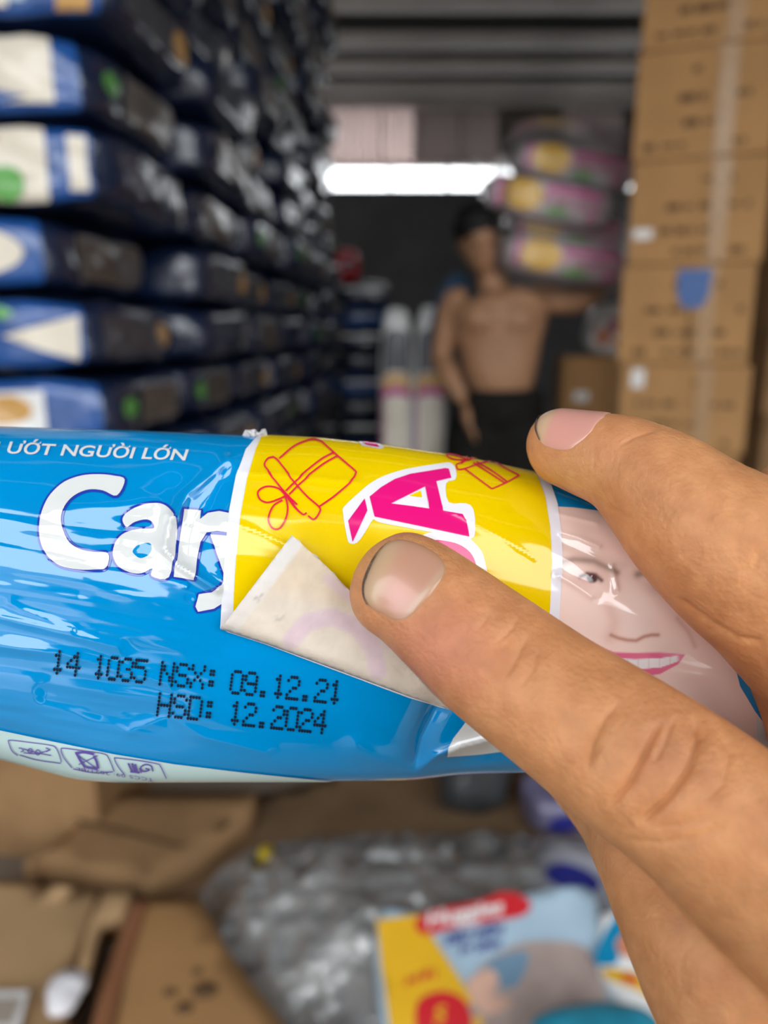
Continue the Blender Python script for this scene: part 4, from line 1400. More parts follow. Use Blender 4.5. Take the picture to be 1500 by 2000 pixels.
# low pile with a bag on top
LP = at_y(1165, 800, 3.35)
tops = at_y(1150, 697, 3.15)[2]
hh_ = tops / 3
for i in range(3):
    c_ = carton('carton', (0.34, 0.34, hh_ - 0.002), M_card_d if i < 2 else M_card, (LP[0], LP[1], i * hh_), -0.12, label='brown carton in the low pile under the pink white bag' if i < 2 else 'brown carton with a white label, topmost of the low pile',
                group='low pile of cartons')
    if i == 2:
        bevel_box('sticker', (0.06, 0.0015, 0.04), M_lab, c_, loc=(-0.09, -0.172, 0.21), bevel=0)


def small_pack(name, size, m, loc, rot, art, label, cat, group=None, seed=1.0, n=4.5):
    r = empty(name, loc, rot=rot)
    bk = Block(size, n, 0.004, seed, 14)
    bk.body('film', m, r, 12)
    for nm, face, lp, mm, off in art:
        bk.panel(nm, face, lp, mm, r, off)
    tag(r, label, cat, group)
    return r


pk = small_pack('diaper_pack', (0.24, 0.18, 0.21), M_whitep, (LP[0] + 0.03, LP[1], tops), (0, 0.18, -0.1),
                [('portrait', 'front', oval(-0.45, -0.35, 0.35, 0.4), M_peach, 0.003), ('patch', 'front', oval(0.3, -0.5, 0.35, 0.25), M_peach, 0.003), ('patch', 'front', oval(0.0, 0.2, 0.4, 0.3), M_ppink, 0.003)],
                'white and peach diaper pack lying on the low carton pile', 'diaper pack', seed=3, n=3.0)

# ---- pink and white tall packs standing beside the man
TP = at_y(806, 800, 3.25)
for k, dx in enumerate((-0.069, 0.069)):
    zt = at_y(806, 600, 3.25)[2]
    small_pack('tall_pack', (0.138, 0.16, zt - 0.30), M_whitep, (TP[0] + dx, TP[1], 0.30), (0, 0, 0),
               [('white_window', 'front', rect(-0.7, 0.7, -0.95, 0.28), M_cream, 0.003), ('band', 'front', rect(-0.95, 0.95, 0.30, 0.37), M_pmag, 0.004), ('yellow_band', 'front', rect(-0.95, 0.95, 0.38, 0.48), M_orange, 0.004),
                ('grey_top', 'front', rect(-0.9, 0.9, 0.50, 0.96), M_grey, 0.003), ('edge', 'front', rect(-0.98, -0.82, -0.95, 0.3), M_pmag, 0.005)],
               'tall white and magenta pack standing beside the bare chested man', 'diaper pack', 'pair of tall white packs', seed=6 + k, n=4.0)
carton('carton', (0.36, 0.30, 0.298), M_card_d, (TP[0], TP[1], 0), 0.0, label='brown carton on the floor under the two tall white packs', group=None)

# ---- further stack of blue and white packs behind the aisle
BS = at_y(665, 800, 4.9)
for i in range(11):
    for j in range(2):
        r_ = small_pack('flat_pack', (0.30, 0.3, 0.135), M_nshade_film if i % 3 else M_bfilm, (BS[0] - 0.16 + j * 0.31 + rr.uniform(-0.02, 0.02), BS[1] + rr.uniform(-0.03, 0.03), i * 0.137), (0, 0, rr.uniform(-0.08, 0.08)),
                        [('stripe', 'front', rect(-0.9, 0.9, 0.25, 0.6), M_grey if i % 2 else M_whitep, 0.003)], 'blue and white striped pack in the far dark stack', 'diaper pack', 'packs in the far dark stack', seed=2 + i * 0.7 + j, n=5)
small_pack('red_bag', (0.16, 0.18, 0.20), M_pred, (BS[0] + 0.05, BS[1], 11 * 0.137), (0, 0, 0.2), [('patch', 'front', oval(0, 0, 0.4, 0.4), M_nshade_film, 0.003)], 'dark red bag lying on top of the far dark stack', 'bag', n=2.6)

# ---- man carrying a bale
PY = 2.9


def pp(px, py, dy=0.0):
    return at_y(px, py, PY + dy)


def wt(rows, dorsal=(0, -1, 0), **k):
    return Tube([(*p, r, q) for p, r, q in rows], dorsal, worldpts=True, **k)


M_man = mat('brown_skin', (0.42, 0.22, 0.12), 0.5, 0.4, var=0.2, vscale=8, bump=0.1, bscale=60, bdist=0.003)
M_hair = mat('black_hair', (0.008, 0.007, 0.007), 0.6, 0.3, bump=0.6, bscale=150, bdist=0.003)
head_c = pp(936, 468)
neck = pp(962, 552, 0.02)
sh_l, sh_r = pp(892, 588, 0.03), pp(1052, 584, 0.03)
chest, waist, hip = pp(974, 620), pp(978, 735), pp(975, 790, 0.02)
parts = [wt([(pp(966, 568, 0.02), 0.10, 0.7), (pp(971, 590, 0.01), 0.165, 0.62), (chest, 0.178, 0.62), (pp(976, 680), 0.150, 0.66), (waist, 0.134, 0.70), (pp(977, 765, 0.01), 0.145, 0.75), (hip, 0.155, 0.75)], cap0=0.5, square=2.3).mesh(),
         wt([(pp(948, 520), 0.052, 1.0), (neck, 0.056, 1.0), (pp(968, 585, 0.02), 0.07, 1.0)]).mesh(),
         ellipsoid(head_c, 0.074, 0.092, 0.112, axes=[(0.97, 0.0, 0.15), (0, 1, 0), (-0.15, 0, 0.97)]),
         ellipsoid(pp(944, 500, -0.025), 0.054, 0.060, 0.060),
         ellipsoid(pp(941, 478, -0.092), 0.013, 0.016, 0.020), ellipsoid(pp(899, 476, 0.0), 0.010, 0.018, 0.030), ellipsoid(pp(975, 470, 0.0), 0.010, 0.018, 0.030),
         wt([(sh_l + np.array([0.03, 0, -0.01]), 0.056, 1.0), (sh_l, 0.056, 1.0), (pp(872, 640, 0.03), 0.048, 1.0), (pp(862, 695, 0.03), 0.040, 1.0), (pp(876, 730, -0.03), 0.040, 1.0), (pp(898, 770, -0.07), 0.030, 1.0), (pp(906, 786, -0.08), 0.026, 1.0)]).mesh(),
         wt([(sh_r - np.array([0.04, 0, 0.01]), 0.058, 1.0), (sh_r, 0.056, 1.0), (pp(1092, 588, 0.02), 0.048, 1.0), (pp(1130, 588, 0.02), 0.042, 1.0), (pp(1160, 574, 0.02), 0.036, 1.0), (pp(1178, 562, 0.02), 0.030, 1.0)]).mesh(),
         ellipsoid(pp(942, 622, -0.085), 0.07, 0.04, 0.05), ellipsoid(pp(1008, 622, -0.085), 0.07, 0.04, 0.05)]


def small_hand(w0, d, nrm):
    d = np.array(d, float); d /= np.linalg.norm(d); nrm = np.array(nrm, float); sd = np.cross(d, nrm); sd /= np.linalg.norm(sd)
    out = [ellipsoid(w0 + d * 0.045, 0.05, 0.042, 0.018, axes=[d, sd, np.cross(d, sd)])]
    for k, (o_, ln) in enumerate(((-0.030, 0.062), (-0.010, 0.072), (0.010, 0.068), (0.028, 0.052))):
        b0 = w0 + d * 0.075 + sd * o_
        out.append(wt([(b0, 0.009, 1.0), (b0 + d * ln * 0.5 + nrm * 0.006, 0.0085, 1.0), (b0 + d * ln + nrm * 0.022, 0.0075, 1.0)], dorsal=tuple(nrm)).mesh(10))
    out.append(wt([(w0 + d * 0.02 - sd * 0.03, 0.011, 1.0), (w0 + d * 0.045 - sd * 0.055, 0.010, 1.0), (w0 + d * 0.07 - sd * 0.062, 0.008, 1.0)], dorsal=tuple(nrm)).mesh(10))
    return out


parts += small_hand(pp(908, 790, -0.08), (0.15, -0.3, -0.95), (1, 0, 0))
parts += small_hand(pp(1178, 561, 0.02), (0.75, -0.1, 0.5), (-0.4, 0, 0.9))
# feet and ankles under the trousers
for s in (-1, 1):
    fx = hip[0] + s * 0.10
    parts += [wt([((fx, PY + 0.02, 0.16), 0.042, 1.0), ((fx, PY + 0.02, 0.06), 0.040, 1.0), ((fx, PY - 0.04, 0.035), 0.038, 0.8), ((fx + s * 0.02, PY - 0.17, 0.02), 0.040, 0.5)], dorsal=(0, -0.3, 1)).mesh(),
              wt([((fx, PY + 0.02, 0.16), 0.05, 1.0), ((hip[0] + s * 0.09, PY + 0.02, 0.5), 0.065, 1.0), ((hip[0] + s * 0.075, PY + 0.02, hip[2]), 0.085, 1.0)]).mesh()]
pco, pno, pfc = union_mesh(parts, 0.0085, 5)
man = mesh_obj('person', pco, pfc, M_man, world=True, origin=(hip[0], PY, 0))
tag(man, 'bare chested man in black trousers with a clear bale on one shoulder', 'person')
# hair cap, brows, eyes, mouth
hv, hf = ellipsoid(head_c + np.array([-0.010, 0.010, 0.046]), 0.088, 0.106, 0.084, n=32)
hv = hv + 0.006 * np.stack([vnoise(hv[:, 0] * 60, hv[:, 2] * 60, 1), vnoise(hv[:, 1] * 60, hv[:, 2] * 60, 2), vnoise(hv[:, 0] * 60, hv[:, 1] * 60, 3)], 1)
mesh_obj('hair', hv, hf, M_hair, man, world=True)
for ex in (922, 950):
    v, f = ellipsoid(pp(ex, 472, -0.079), 0.012, 0.006, 0.006, n=12); mesh_obj('eye', v, f, M_hair, man, world=True)
    v, f = ellipsoid(pp(ex, 463, -0.080), 0.018, 0.006, 0.004, n=12); mesh_obj('eyebrow', v, f, M_hair, man, world=True)
v, f = ellipsoid(pp(945, 503, -0.083), 0.020, 0.008, 0.006, n=12); mesh_obj('mouth', v, f, mat('lip_skin', (0.25, 0.09, 0.06), 0.5), man, world=True)
tparts = []
for s in (-1, 1):
    fx = hip[0] + s * 0.10
    tparts.append(wt([((fx, PY + 0.02, 0.10), 0.085, 1.0), ((hip[0] + s * 0.095, PY + 0.015, 0.5), 0.100, 1.0), ((hip[0] + s * 0.085, PY + 0.02, 0.78), 0.120, 1.0), ((hip[0] + s * 0.07, PY + 0.015, pp(977, 790)[2]), 0.120, 1.0)], cap0=0.05).mesh())
tparts.append(wt([((hip[0], PY + 0.015, 0.80), 0.17, 0.8), ((hip[0], PY + 0.015, 0.90), 0.180, 0.78), ((pp(977, 756)[0], PY + 0.012, pp(977, 756)[2]), 0.158, 0.80)], cap1=0.1).mesh())
tco, tno, tfc = union_mesh(tparts, 0.012, 4)
tco = tco + tno * (0.006 * vnoise(tco[:, 0] * 14, tco[:, 2] * 9, 5))[:, None]
mesh_obj('trousers', tco, tfc, M_black, man, world=True)
# blue towel hanging behind his arm
tw = small_pack('blue_cloth', (0.13, 0.06, 0.34), mat('blue_cloth', (0.06, 0.13, 0.24), 0.9, var=0.2, vscale=12), (pp(852, 640, 0.25)[0], PY + 0.27, pp(852, 640, 0.25)[2] - 0.12), (0, 0.3, 0), [], 'folded blue cloth hanging behind the bare chested man', 'cloth', n=2.6)

# ---- the bale on his shoulder: clear bag with pink and yellow packs
art_p = [('yellow_disc', 'front', oval(-0.46, 0.02, 0.34, 0.8), M_pyel, 0.004), ('magenta_band', 'front', [(-0.10, 0.25), (0.93, 0.40), (0.93, 0.75), (-0.10, 0.62)], M_pmag, 0.003), ('pink_field', 'front', rect(-0.12, 0.92, -0.35, 0.22), M_ppink, 0.003),
         ('green_mark', 'front', oval(0.12, -0.58, 0.20, 0.22), M_green, 0.004), ('magenta_edge', 'front', rect(-0.97, -0.82, -0.8, 0.8), M_pmag, 0.003), ('magenta_corner', 'front', oval(0.75, -0.65, 0.13, 0.22), M_pmag, 0.004),
         ('top_band', 'top', rect(-0.9, 0.9, -0.8, 0.2), M_ppink, 0.003)]
tiltb = 0.16
for k, (px_, py_, dy) in enumerate(((1110, 332, 0.16), (1058, 400, -0.02), (1095, 455, 0.15), (1092, 515, -0.03))):
    c0 = pp(px_, py_, dy)
    small_pack('pink_pack', (0.45, 0.17, 0.130), M_gpink, (c0[0], c0[1], c0[2] - 0.058), (0, tiltb, 0.04), art_p,
               ['pink pack with a yellow disc, uppermost in the carried clear bale', 'pink pack with a yellow disc, second from the top of the carried bale', 'half hidden pink pack behind the lowest one in the carried bale', 'pink pack with a yellow disc resting on the man\'s shoulder'][k],
               'diaper pack', 'pink packs in the carried bale', seed=1.3 + k, n=4.0)
bc = pp(1085, 425, 0.06)
bb_ = Block((0.56, 0.48, 0.56), 3.6, 0.02, 4.4, 7)
br = empty('clear_bag', (bc[0], bc[1], bc[2] - 0.27), rot=(0, tiltb * 0.8, 0.04))
bb_.body('film', M_wrap2, br, 30)
kn_ = [((-0.27, 0, 0.30), 0.05, 0.6), ((-0.32, -0.01, 0.38), 0.022, 1.0), ((-0.37, -0.01, 0.43), 0.045, 0.5)]
v, f = wt(kn_).mesh(20)
mesh_obj('gathered_end', v, f, M_wrap2, br)
tag(br, 'clear plastic bag round the pink packs on the man\'s shoulder', 'plastic bag')

# ================================================================== the floor in front: flattened cartons, bags


def sheet(poly, z, th, m, label, rise=0.0, curl=0.0, name='flattened_carton', extra=None):
    L = densify([at_z(x_, y_, z)[:2] for x_, y_ in poly], 0.03)
    v2, tr = fill(shape(L), 0.05)
    zz = z + 0.012 * vnoise(v2[:, 0] * 5, v2[:, 1] * 5, len(label)) + rise * (v2[:, 1] - v2[:, 1].min())
    base = np.array([v2[:, 0].mean(), v2[:, 1].mean(), 0])
    P = np.column_stack([v2, zz])
    a, b, c = P[tr[:, 0]], P[tr[:, 1]], P[tr[:, 2]]
    fl = np.cross(b - a, c - a)[:, 2] < 0
    tr[fl] = tr[fl][:, ::-1]
    o = mesh_obj(name, P, tr, m, world=True, smooth=True, origin=base)
    s = o.modifiers.new('t', 'SOLIDIFY'); s.thickness = th; s.offset = -1
    tag(o, label, 'cardboard', 'flattened cartons on the floor')
    return o


s1 = sheet([(45, 1690), (245, 1545), (500, 1545), (490, 1580), (370, 1670), (285, 1728), (60, 1668)], 0.10, 0.09, M_card_d, 'dark flattened carton with a crease, below the shaded row of boxes')
s2 = sheet([(-120, 1715), (30, 1722), (188, 1735), (160, 1810), (128, 1895), (110, 2080), (-120, 2080)], 0.135, 0.12, M_card_l, 'pale carton lid with a printed label at its edge')
s3 = sheet([(272, 1755), (385, 1748), (440, 1850), (500, 1930), (620, 2080), (170, 2080), (225, 1900)], 0.12, 0.11, M_card, 'brown carton lid with a rusty edge and dark spots')
s4 = sheet([(205, 1738), (262, 1730), (238, 1790), (195, 1800), (172, 1890), (150, 1900), (170, 1810)], 0.125, 0.05, M_card_l, 'narrow torn carton strip between two lids')
s5 = sheet([(480, 1560), (700, 1500), (1250, 1500), (1300, 1700), (800, 1760), (300, 1760), (360, 1690)], 0.03, 0.028, mat('dusty_card', (0.24, 0.15, 0.085), 0.9, 0.1, var=0.3, vscale=5), 'dusty dark cardboard sheet spread beside the clear bag')
# crease line, rusty edge, label and spots are parts of their sheets


def strip_on(parent, pts, z, w_, m, nm, lift=0.006):
    P = np.array([at_z(x_, y_, z) for x_, y_ in pts])
    t = np.gradient(P, axis=0); nn = np.stack([-t[:, 1], t[:, 0], 0 * t[:, 0]], 1); nn /= np.linalg.norm(nn, axis=1, keepdims=True)
    V = np.vstack([P + nn * w_ / 2, P - nn * w_ / 2]) + np.array([0, 0, lift]); n = len(P)
    Fc = [(i, i + 1, n + i + 1, n + i) for i in range(n - 1)]
    o = mesh_obj(nm, V, Fc, m, parent, world=True)
    s = o.modifiers.new('t', 'SOLIDIFY'); s.thickness = 0.002
    return o


strip_on(s3, densify([(276, 1760), (250, 1840), (222, 1920), (195, 2040)], 20, False), 0.12, 0.035, mat('rust_stain', (0.30, 0.12, 0.05), 0.8), 'stained_edge')
strip_on(s1, densify([(150, 1608), (240, 1630), (355, 1660)], 20, False), 0.10, 0.01, M_print, 'crease')
for (x_, y_, r_) in ((400, 1935, 0.022), (360, 1970, 0.015), (332, 1940, 0.012), (385, 1900, 0.010)):
    v, f = ellipsoid(at_z(x_, y_, 0.122), r_, r_ * 0.8, 0.006, n=14); mesh_obj('spot', v, f, M_print, s3, world=True)
lb = at_z(12, 1985, 0.146)
lab_o = mesh_obj('label', [tuple(at_z(*q, 0.150)) for q in ((-60, 1936), (56, 1934), (28, 2050), (-90, 2050))], [(0, 3, 2, 1)], M_lab, s2, world=True, smooth=False)
sm = lab_o.modifiers.new('t', 'SOLIDIFY'); sm.thickness = 0.002
lab_i = mesh_obj('label_print', [tuple(at_z(*q, 0.1525)) for q in ((-60, 1950), (42, 1949), (20, 2000), (-70, 2000))], [(0, 3, 2, 1)], mat('label_tint', (0.40, 0.34, 0.28), 0.7), lab_o, world=True, smooth=False)


def blob(name, c, rx, ry, rz, m, label, cat, amp=0.25, freq=9, seed=1, group=None, n=40):
    v, f = ellipsoid((0, 0, rz), rx, ry, rz, n=n)
    d = v - np.array([0, 0, rz]); d /= np.maximum(np.linalg.norm(d, axis=1, keepdims=True), 1e-9)
    w = vnoise(v[:, 0] * freq + seed, v[:, 1] * freq + v[:, 2] * freq * 1.3, seed) + 0.6 * vnoise(v[:, 0] * freq * 2.5, v[:, 2] * freq * 2.5 + v[:, 1] * freq * 2, seed + 2)
    v = v + d * (amp * min(rx, ry, rz) * w)[:, None]
    v[:, 2] = np.maximum(v[:, 2], 0)
    o = mesh_obj(name, v, f, m)
    o.location = c
    return tag(o, label, cat, group)


pc = at_z(132, 1948, 0.14)
blob('paper_scrap', (pc[0], pc[1], 0.135), 0.030, 0.045, 0.018, mat('white_tissue', (0.80, 0.78, 0.82), 0.8), 'crumpled white paper scrap beside the pale carton lid', 'paper scrap', 0.6, 40, 2)
yc = at_z(520, 1668, 0.05)
blob('yellow_scrap', (yc[0], yc[1], 0.035), 0.018, 0.022, 0.015, mat('yellow_plastic', (0.75, 0.55, 0.02), 0.4), 'small yellow scrap at the back edge of the clear bag', 'scrap', 0.4, 40, 3)
gb = at_z(925, 1600, 0.04)
blob('grey_sack', (gb[0], gb[1] + 0.06, 0.03), 0.105, 0.10, 0.12, mat('grey_sack_film', (0.05, 0.053, 0.056), 0.35, 0.5, var=0.4, vscale=10, bump=0.5, bscale=30, bdist=0.01), 'dark grey crumpled sack on the dusty cardboard behind the clear bag', 'sack', 0.35, 10, 4)
pb = at_z(1110, 1600, 0.06)
small_pack('purple_pack', (0.26, 0.16, 0.12), mat('mauve_film', (0.20, 0.18, 0.30), 0.3, coat=0.4, var=0.5, vscale=12), (pb[0] + 0.02, pb[1] + 0.06, 0.03), (0.25, 0, 0.2), [('patch', 'front', oval(-0.5, 0.1, 0.3, 0.5), M_pnavy, 0.003), ('patch', 'front', oval(0.2, 0.0, 0.3, 0.5), M_ltblue, 0.003), ('patch', 'front', oval(0.3, 0.3, 0.15, 0.2), M_pred, 0.004)],
           'mauve and navy pack lying beside the grey sack', 'diaper pack', seed=5, n=3.5)

# ---- the printed diaper pack lying under the clear bag: face tilted up toward the doorway
FN = np.array([0.05, -0.52, 0.85]); FN /= np.linalg.norm(FN)
FC = at_z(960, 1870, 0.22)


def on_face(px, py, lift=0.0):
    dr = FWD + RGT * ((px - 750) / F) + UPV * ((1000 - py) / F)
    t = ((FC - CAM) @ FN) / (dr @ FN)
    return CAM + dr * t + FN * lift


def face_piece(name, loop, m, parent, lift, curve=False, thick=0.0):
    L = catmull(loop, 4, True) if curve else densify(loop, 30)
    v2, tr = fill(shape(L), 22)
    P = np.array([on_face(a, b, lift) for a, b in v2])
    sag = 0.006 * vnoise(v2[:, 0] / 90, v2[:, 1] / 90, 3)
    P = P + FN * sag[:, None]
    a, b, c = P[tr[:, 0]], P[tr[:, 1]], P[tr[:, 2]]
    fl = (np.cross(b - a, c - a) @ FN) < 0
    tr[fl] = tr[fl][:, ::-1]
    o = mesh_obj(name, P, tr, m, parent, world=True)
    if thick:
        s = o.modifiers.new('t', 'SOLIDIFY'); s.thickness = thick; s.offset = -1
    return o


dp = empty('diaper_pack', (FC[0], FC[1], 0.03))
tag(dp, 'powder blue diaper pack with a scarlet logo and amber stripe, lying on the clear bag', 'diaper pack')
face_piece('body', catmull([(738, 1798), (830, 1782), (1000, 1752), (1140, 1732), (1172, 1800), (1185, 1900), (1230, 2000), (1250, 2120), (900, 2140), (775, 2080)], 4, True), M_ltblue, dp, 0.0, thick=0.11)
face_piece('amber_stripe', [(736, 1798), (818, 1786), (850, 1840), (905, 1925), (945, 2000), (960, 2100), (790, 2100), (760, 2000), (745, 1890)], M_pyel, dp, 0.003)
face_piece('picture', [(950, 1880), (1010, 1845), (1080, 1838), (1140, 1850), (1170, 1900), (1190, 2010), (1100, 2060), (960, 2040), (900, 1960), (930, 1905)], mat('baby_picture', (0.52, 0.40, 0.36), 0.4, var=0.3, vscale=14), dp, 0.003, True)
face_piece('baby_hand', [(915, 1915), (960, 1895), (975, 1915), (960, 1945), (1000, 1960), (950, 1985), (920, 1950)], mat('baby_skin_print', (0.70, 0.42, 0.32), 0.4), dp, 0.005, True)
face_piece('cloth_picture', [(955, 1880), (1030, 1860), (1010, 1925), (965, 1925)], mat('steel_blue_print', (0.16, 0.27, 0.38), 0.4), dp, 0.0048, True)
lg = face_piece('logo', [(812, 1800), (840, 1780), (900, 1770), (950, 1757), (980, 1745), (1015, 1750), (1036, 1768), (1020, 1790), (960, 1802), (900, 1812), (840, 1826), (815, 1818)], M_pred, dp, 0.004, True)


def face_text(s, origin, right, up, m, parent, lift, **k):
    V, E = place(text_shape(s, 1.0, **k), np.array(origin, float), np.array(right, float), np.array(up, float))
    v2, tr = fill((V, E), 14)
    P = np.array([on_face(a, b, lift) for a, b in v2]) + FN * (0.006 * vnoise(v2[:, 0] / 90, v2[:, 1] / 90, 3))[:, None]
    a, b, c = P[tr[:, 0]], P[tr[:, 1]], P[tr[:, 2]]
    fl = (np.cross(b - a, c - a) @ FN) < 0
    tr[fl] = tr[fl][:, ::-1]
    return mesh_obj('lettering', P, tr, m, parent, world=True)


face_text('Huggies', (832, 1812), (47, -8.6), (4, -40), M_whitep, lg, 0.006, offset=0.03)
face_text('SIÊU MỀM', (868, 1848), (26, -5.0), (4, -26), M_pnavy, dp, 0.005, offset=0.03)
face_text('SƠ SINH', (895, 1868), (22, -4.2), (3, -24), M_pnavy, dp, 0.005, offset=0.03)
face_text('MỚI', (790, 1930), (34, -10), (3, -26), M_pred, dp, 0.006, offset=0.02)
bd = face_piece('badge', [(815, 1960), (860, 1938), (905, 1955), (920, 2000), (900, 2050), (850, 2060), (815, 2020)], M_pred, dp, 0.005, True)
face_text('S', (846, 2000), (46, -8), (6, -44), M_pyel, bd, 0.007, offset=0.03)

# other packs beside it
wp = empty('diaper_pack', (at_z(1240, 1880, 0.03)[0], at_z(1240, 1880, 0.03)[1], 0.03))
tag(wp, 'white diaper pack with a teal arch and a yellow band beside the powder blue one', 'diaper pack')
face_piece('body', [(1172, 1790), (1260, 1770), (1380, 1800), (1420, 2000), (1330, 2080), (1225, 1985), (1170, 1905)], M_whitep, wp, 0.012, thick=0.10)
face_piece('teal_arch', [(1158, 1886), (1168, 1845), (1190, 1808), (1216, 1786), (1246, 1792), (1222, 1820), (1206, 1852), (1200, 1888)], M_teal, wp, 0.015, True)
face_piece('baby_face', oval(1232, 1852, 34, 26), M_peach, wp, 0.016, True)
face_piece('yellow_band', [(1176, 1896), (1240, 1906), (1330, 1935), (1400, 1960), (1400, 2000), (1310, 1975), (1235, 1938), (1182, 1916)], M_pyel, wp, 0.015, True)
face_piece('red_print', [(1208, 1908), (1240, 1914), (1240, 1928), (1212, 1922)], M_pred, wp, 0.017)
q0 = at_z(1155, 2030, 0.20)
small_pack('teal_pack', (0.20, 0.12, 0.07), mat('teal_film', (0.03, 0.30, 0.45), 0.25, coat=0.4, var=0.4, vscale=12), (q0[0], q0[1] - 0.03, 0.19), (0.4, 0, 0.1), [('patch', 'front', oval(0.2, 0.3, 0.3, 0.3), M_ltblue, 0.004)],
           'teal pack lying over the lower edge of the powder blue one', 'diaper pack', seed=8, n=3.0)
q0 = at_z(1150, 1755, 0.16)
small_pack('navy_pack', (0.26, 0.15, 0.13), mat('grey_lilac_film', (0.45, 0.45, 0.52), 0.25, coat=0.4, var=0.4, vscale=10), (q0[0] + 0.03, q0[1] + 0.05, 0.07), (0.2, 0, -0.45), [('patch', 'front', oval(-0.35, 0.1, 0.5, 0.6), M_pnavy, 0.004), ('patch', 'front', oval(0.6, -0.2, 0.25, 0.4), M_whitep, 0.004), ('patch', 'top', oval(-0.35, -0.4, 0.45, 0.4), M_pnavy, 0.004)],
           'grey lilac pack with a navy blot above the powder blue one', 'diaper pack', seed=9, n=3.0)

# the big clear bag: a crumpled film lying over the pack
BX = np.array([at_z(760, 1800, 0.0)[0], at_z(760, 1800, 0.0)[1], 0])
nx_, ny_ = 120, 110
outline = [(395, 1740), (470, 1670), (600, 1640), (800, 1632), (1000, 1640), (1180, 1655), (1260, 1760), (1310, 1960), (1320, 2150), (1000, 2200), (700, 2190), (520, 2060), (400, 1900), (370, 1800)]
Lg = densify(catmull([at_z(a, b, 0.04)[:2] for a, b in outline], 5, True), 0.02)
v2, tr = fill(shape(Lg), 0.0125)
ed = poly_dist(v2[:, 0], v2[:, 1], [tuple(p) for p in Lg] + [tuple(Lg[0])])
hgt = 0.04 + 0.13 * smooth01(ed / 0.30)
# lies on the pack face where that is higher
cN = (FC @ FN)
zf = (cN - v2[:, 0] * FN[0] - v2[:, 1] * FN[1]) / FN[2]
pxv = to_px(np.column_stack([v2, np.clip(zf, 0, 0.4)]))
onp = smooth01((60 - np.maximum.reduce([720 - pxv[:, 0], pxv[:, 0] - 1280, 1740 - pxv[:, 1], 0 * pxv[:, 0]])) / 60)
hgt = np.minimum(hgt, np.where(onp > 0.02, np.clip(zf, 0, 0.5) - 0.02, 9)); hgt = np.maximum(hgt, 0.02)
x_, y_ = v2[:, 0], v2[:, 1]
ridge = lambda q: 1 - 2 * np.abs(q)
crum = 0.048 * ridge(vnoise(x_ * 7 + 1.5 * vnoise(x_ * 9, y_ * 9, 3), y_ * 11, 31)) + 0.026 * ridge(vnoise(x_ * 17, y_ * 23 + x_ * 6, 33)) + 0.010 * ridge(vnoise(x_ * 45, y_ * 50, 35))
zz = hgt + (crum - 0.045) * (1 - onp) * smooth01(ed / 0.03 + 0.2)
zz = np.maximum(zz, 0.034)
P = np.column_stack([v2, zz])
a, b, c = P[tr[:, 0]], P[tr[:, 1]], P[tr[:, 2]]
fl = np.cross(b - a, c - a)[:, 2] < 0
tr[fl] = tr[fl][:, ::-1]
bag = mesh_obj('clear_bag', P, tr, M_wrap, world=True, origin=(FC[0], FC[1], 0.03))
tag(bag, 'big crumpled clear plastic bag spread round the powder blue diaper pack', 'plastic bag')

# ================================================================== unseen photographer, added to keep sky reflections off the shiny film
GX, GY = 0.02, -0.44


def g(x, y, z):
    return (GX + x, GY + y, z)


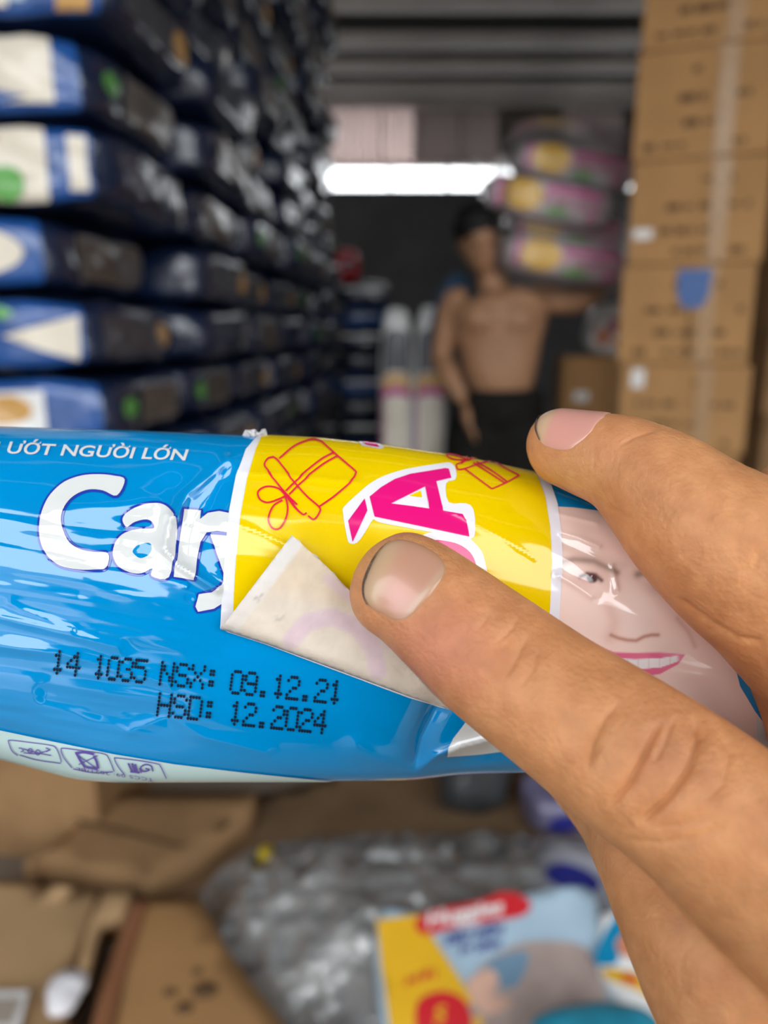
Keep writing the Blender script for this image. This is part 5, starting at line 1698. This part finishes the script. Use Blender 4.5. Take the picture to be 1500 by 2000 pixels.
gp = [ellipsoid(g(0, 0.03, 1.60), 0.075, 0.095, 0.115), wt([(g(0, 0.0, 1.52), 0.055, 1.0), (g(0, -0.01, 1.42), 0.06, 1.0), (g(0, -0.01, 1.34), 0.08, 1.0)]).mesh(),
      ellipsoid(g(0, 0.125, 1.585), 0.014, 0.02, 0.022), ellipsoid(g(-0.077, 0.02, 1.59), 0.012, 0.02, 0.03), ellipsoid(g(0.077, 0.02, 1.59), 0.012, 0.02, 0.03),
      wt([(g(0, -0.01, 1.42), 0.12, 0.7), (g(0, -0.01, 1.32), 0.17, 0.6), (g(0, 0, 1.05), 0.15, 0.65), (g(0, 0, 0.88), 0.16, 0.7)], dorsal=(0, 1, 0)).mesh()]
for s in (-1, 1):
    gp += [wt([(g(s * 0.17, 0, 1.38), 0.06, 1.0), (g(s * 0.23, -0.02, 1.10), 0.047, 1.0), (g(s * 0.25, 0.02, 0.86), 0.034, 1.0)], dorsal=(0, 1, 0)).mesh(),
           wt([(g(s * 0.09, 0, 0.92), 0.09, 1.0), (g(s * 0.10, 0, 0.48), 0.06, 1.0), (g(s * 0.11, 0, 0.08), 0.042, 1.0), (g(s * 0.115, 0.08, 0.04), 0.038, 0.8), (g(s * 0.12, 0.17, 0.025), 0.04, 0.5)], dorsal=(0, 1, 0.2)).mesh()]
    gp += small_hand(np.array(g(s * 0.25, 0.02, 0.86)), (0.02 * s, 0.1, -1), (-s, 0, 0))
gco, gno, gfc = union_mesh(gp, 0.011, 4)
gman = mesh_obj('person', gco, gfc, M_man, world=True, origin=g(0, 0, 0))
tag(gman, 'added unseen photographer in a dark shirt, blocking sky reflections in the shiny pack', 'person')
hv, hf = ellipsoid(g(0, -0.005, 1.635), 0.083, 0.10, 0.098, n=28)
mesh_obj('hair', hv, hf, M_hair, gman, world=True)
M_shirt = mat('dark_shirt', (0.035, 0.04, 0.05), 0.9, 0.2, var=0.3, vscale=15)
sp_ = [wt([(g(0, -0.01, 1.44), 0.10, 0.8), (g(0, -0.01, 1.38), 0.19, 0.62), (g(0, -0.005, 1.25), 0.205, 0.62), (g(0, 0, 1.02), 0.19, 0.66), (g(0, 0, 0.84), 0.195, 0.70)], dorsal=(0, 1, 0), cap0=0.3, cap1=0.05).mesh()]
for s in (-1, 1):
    sp_.append(wt([(g(s * 0.15, -0.01, 1.38), 0.078, 1.0), (g(s * 0.21, -0.01, 1.24), 0.07, 1.0), (g(s * 0.235, -0.01, 1.12), 0.066, 1.0)], dorsal=(0, 1, 0), cap1=0.05).mesh())
sco, sno, sfc = union_mesh(sp_, 0.012, 4)
mesh_obj('shirt', sco, sfc, M_shirt, gman, world=True)
tp_ = []
for s in (-1, 1):
    tp_.append(wt([(g(s * 0.085, 0, 0.92), 0.115, 1.0), (g(s * 0.10, 0, 0.5), 0.095, 1.0), (g(s * 0.11, 0, 0.08), 0.085, 1.0)], dorsal=(0, 1, 0), cap1=0.05).mesh())
tco, tno, tfc = union_mesh(tp_, 0.013, 4)
mesh_obj('trousers', tco, tfc, M_black, gman, world=True)
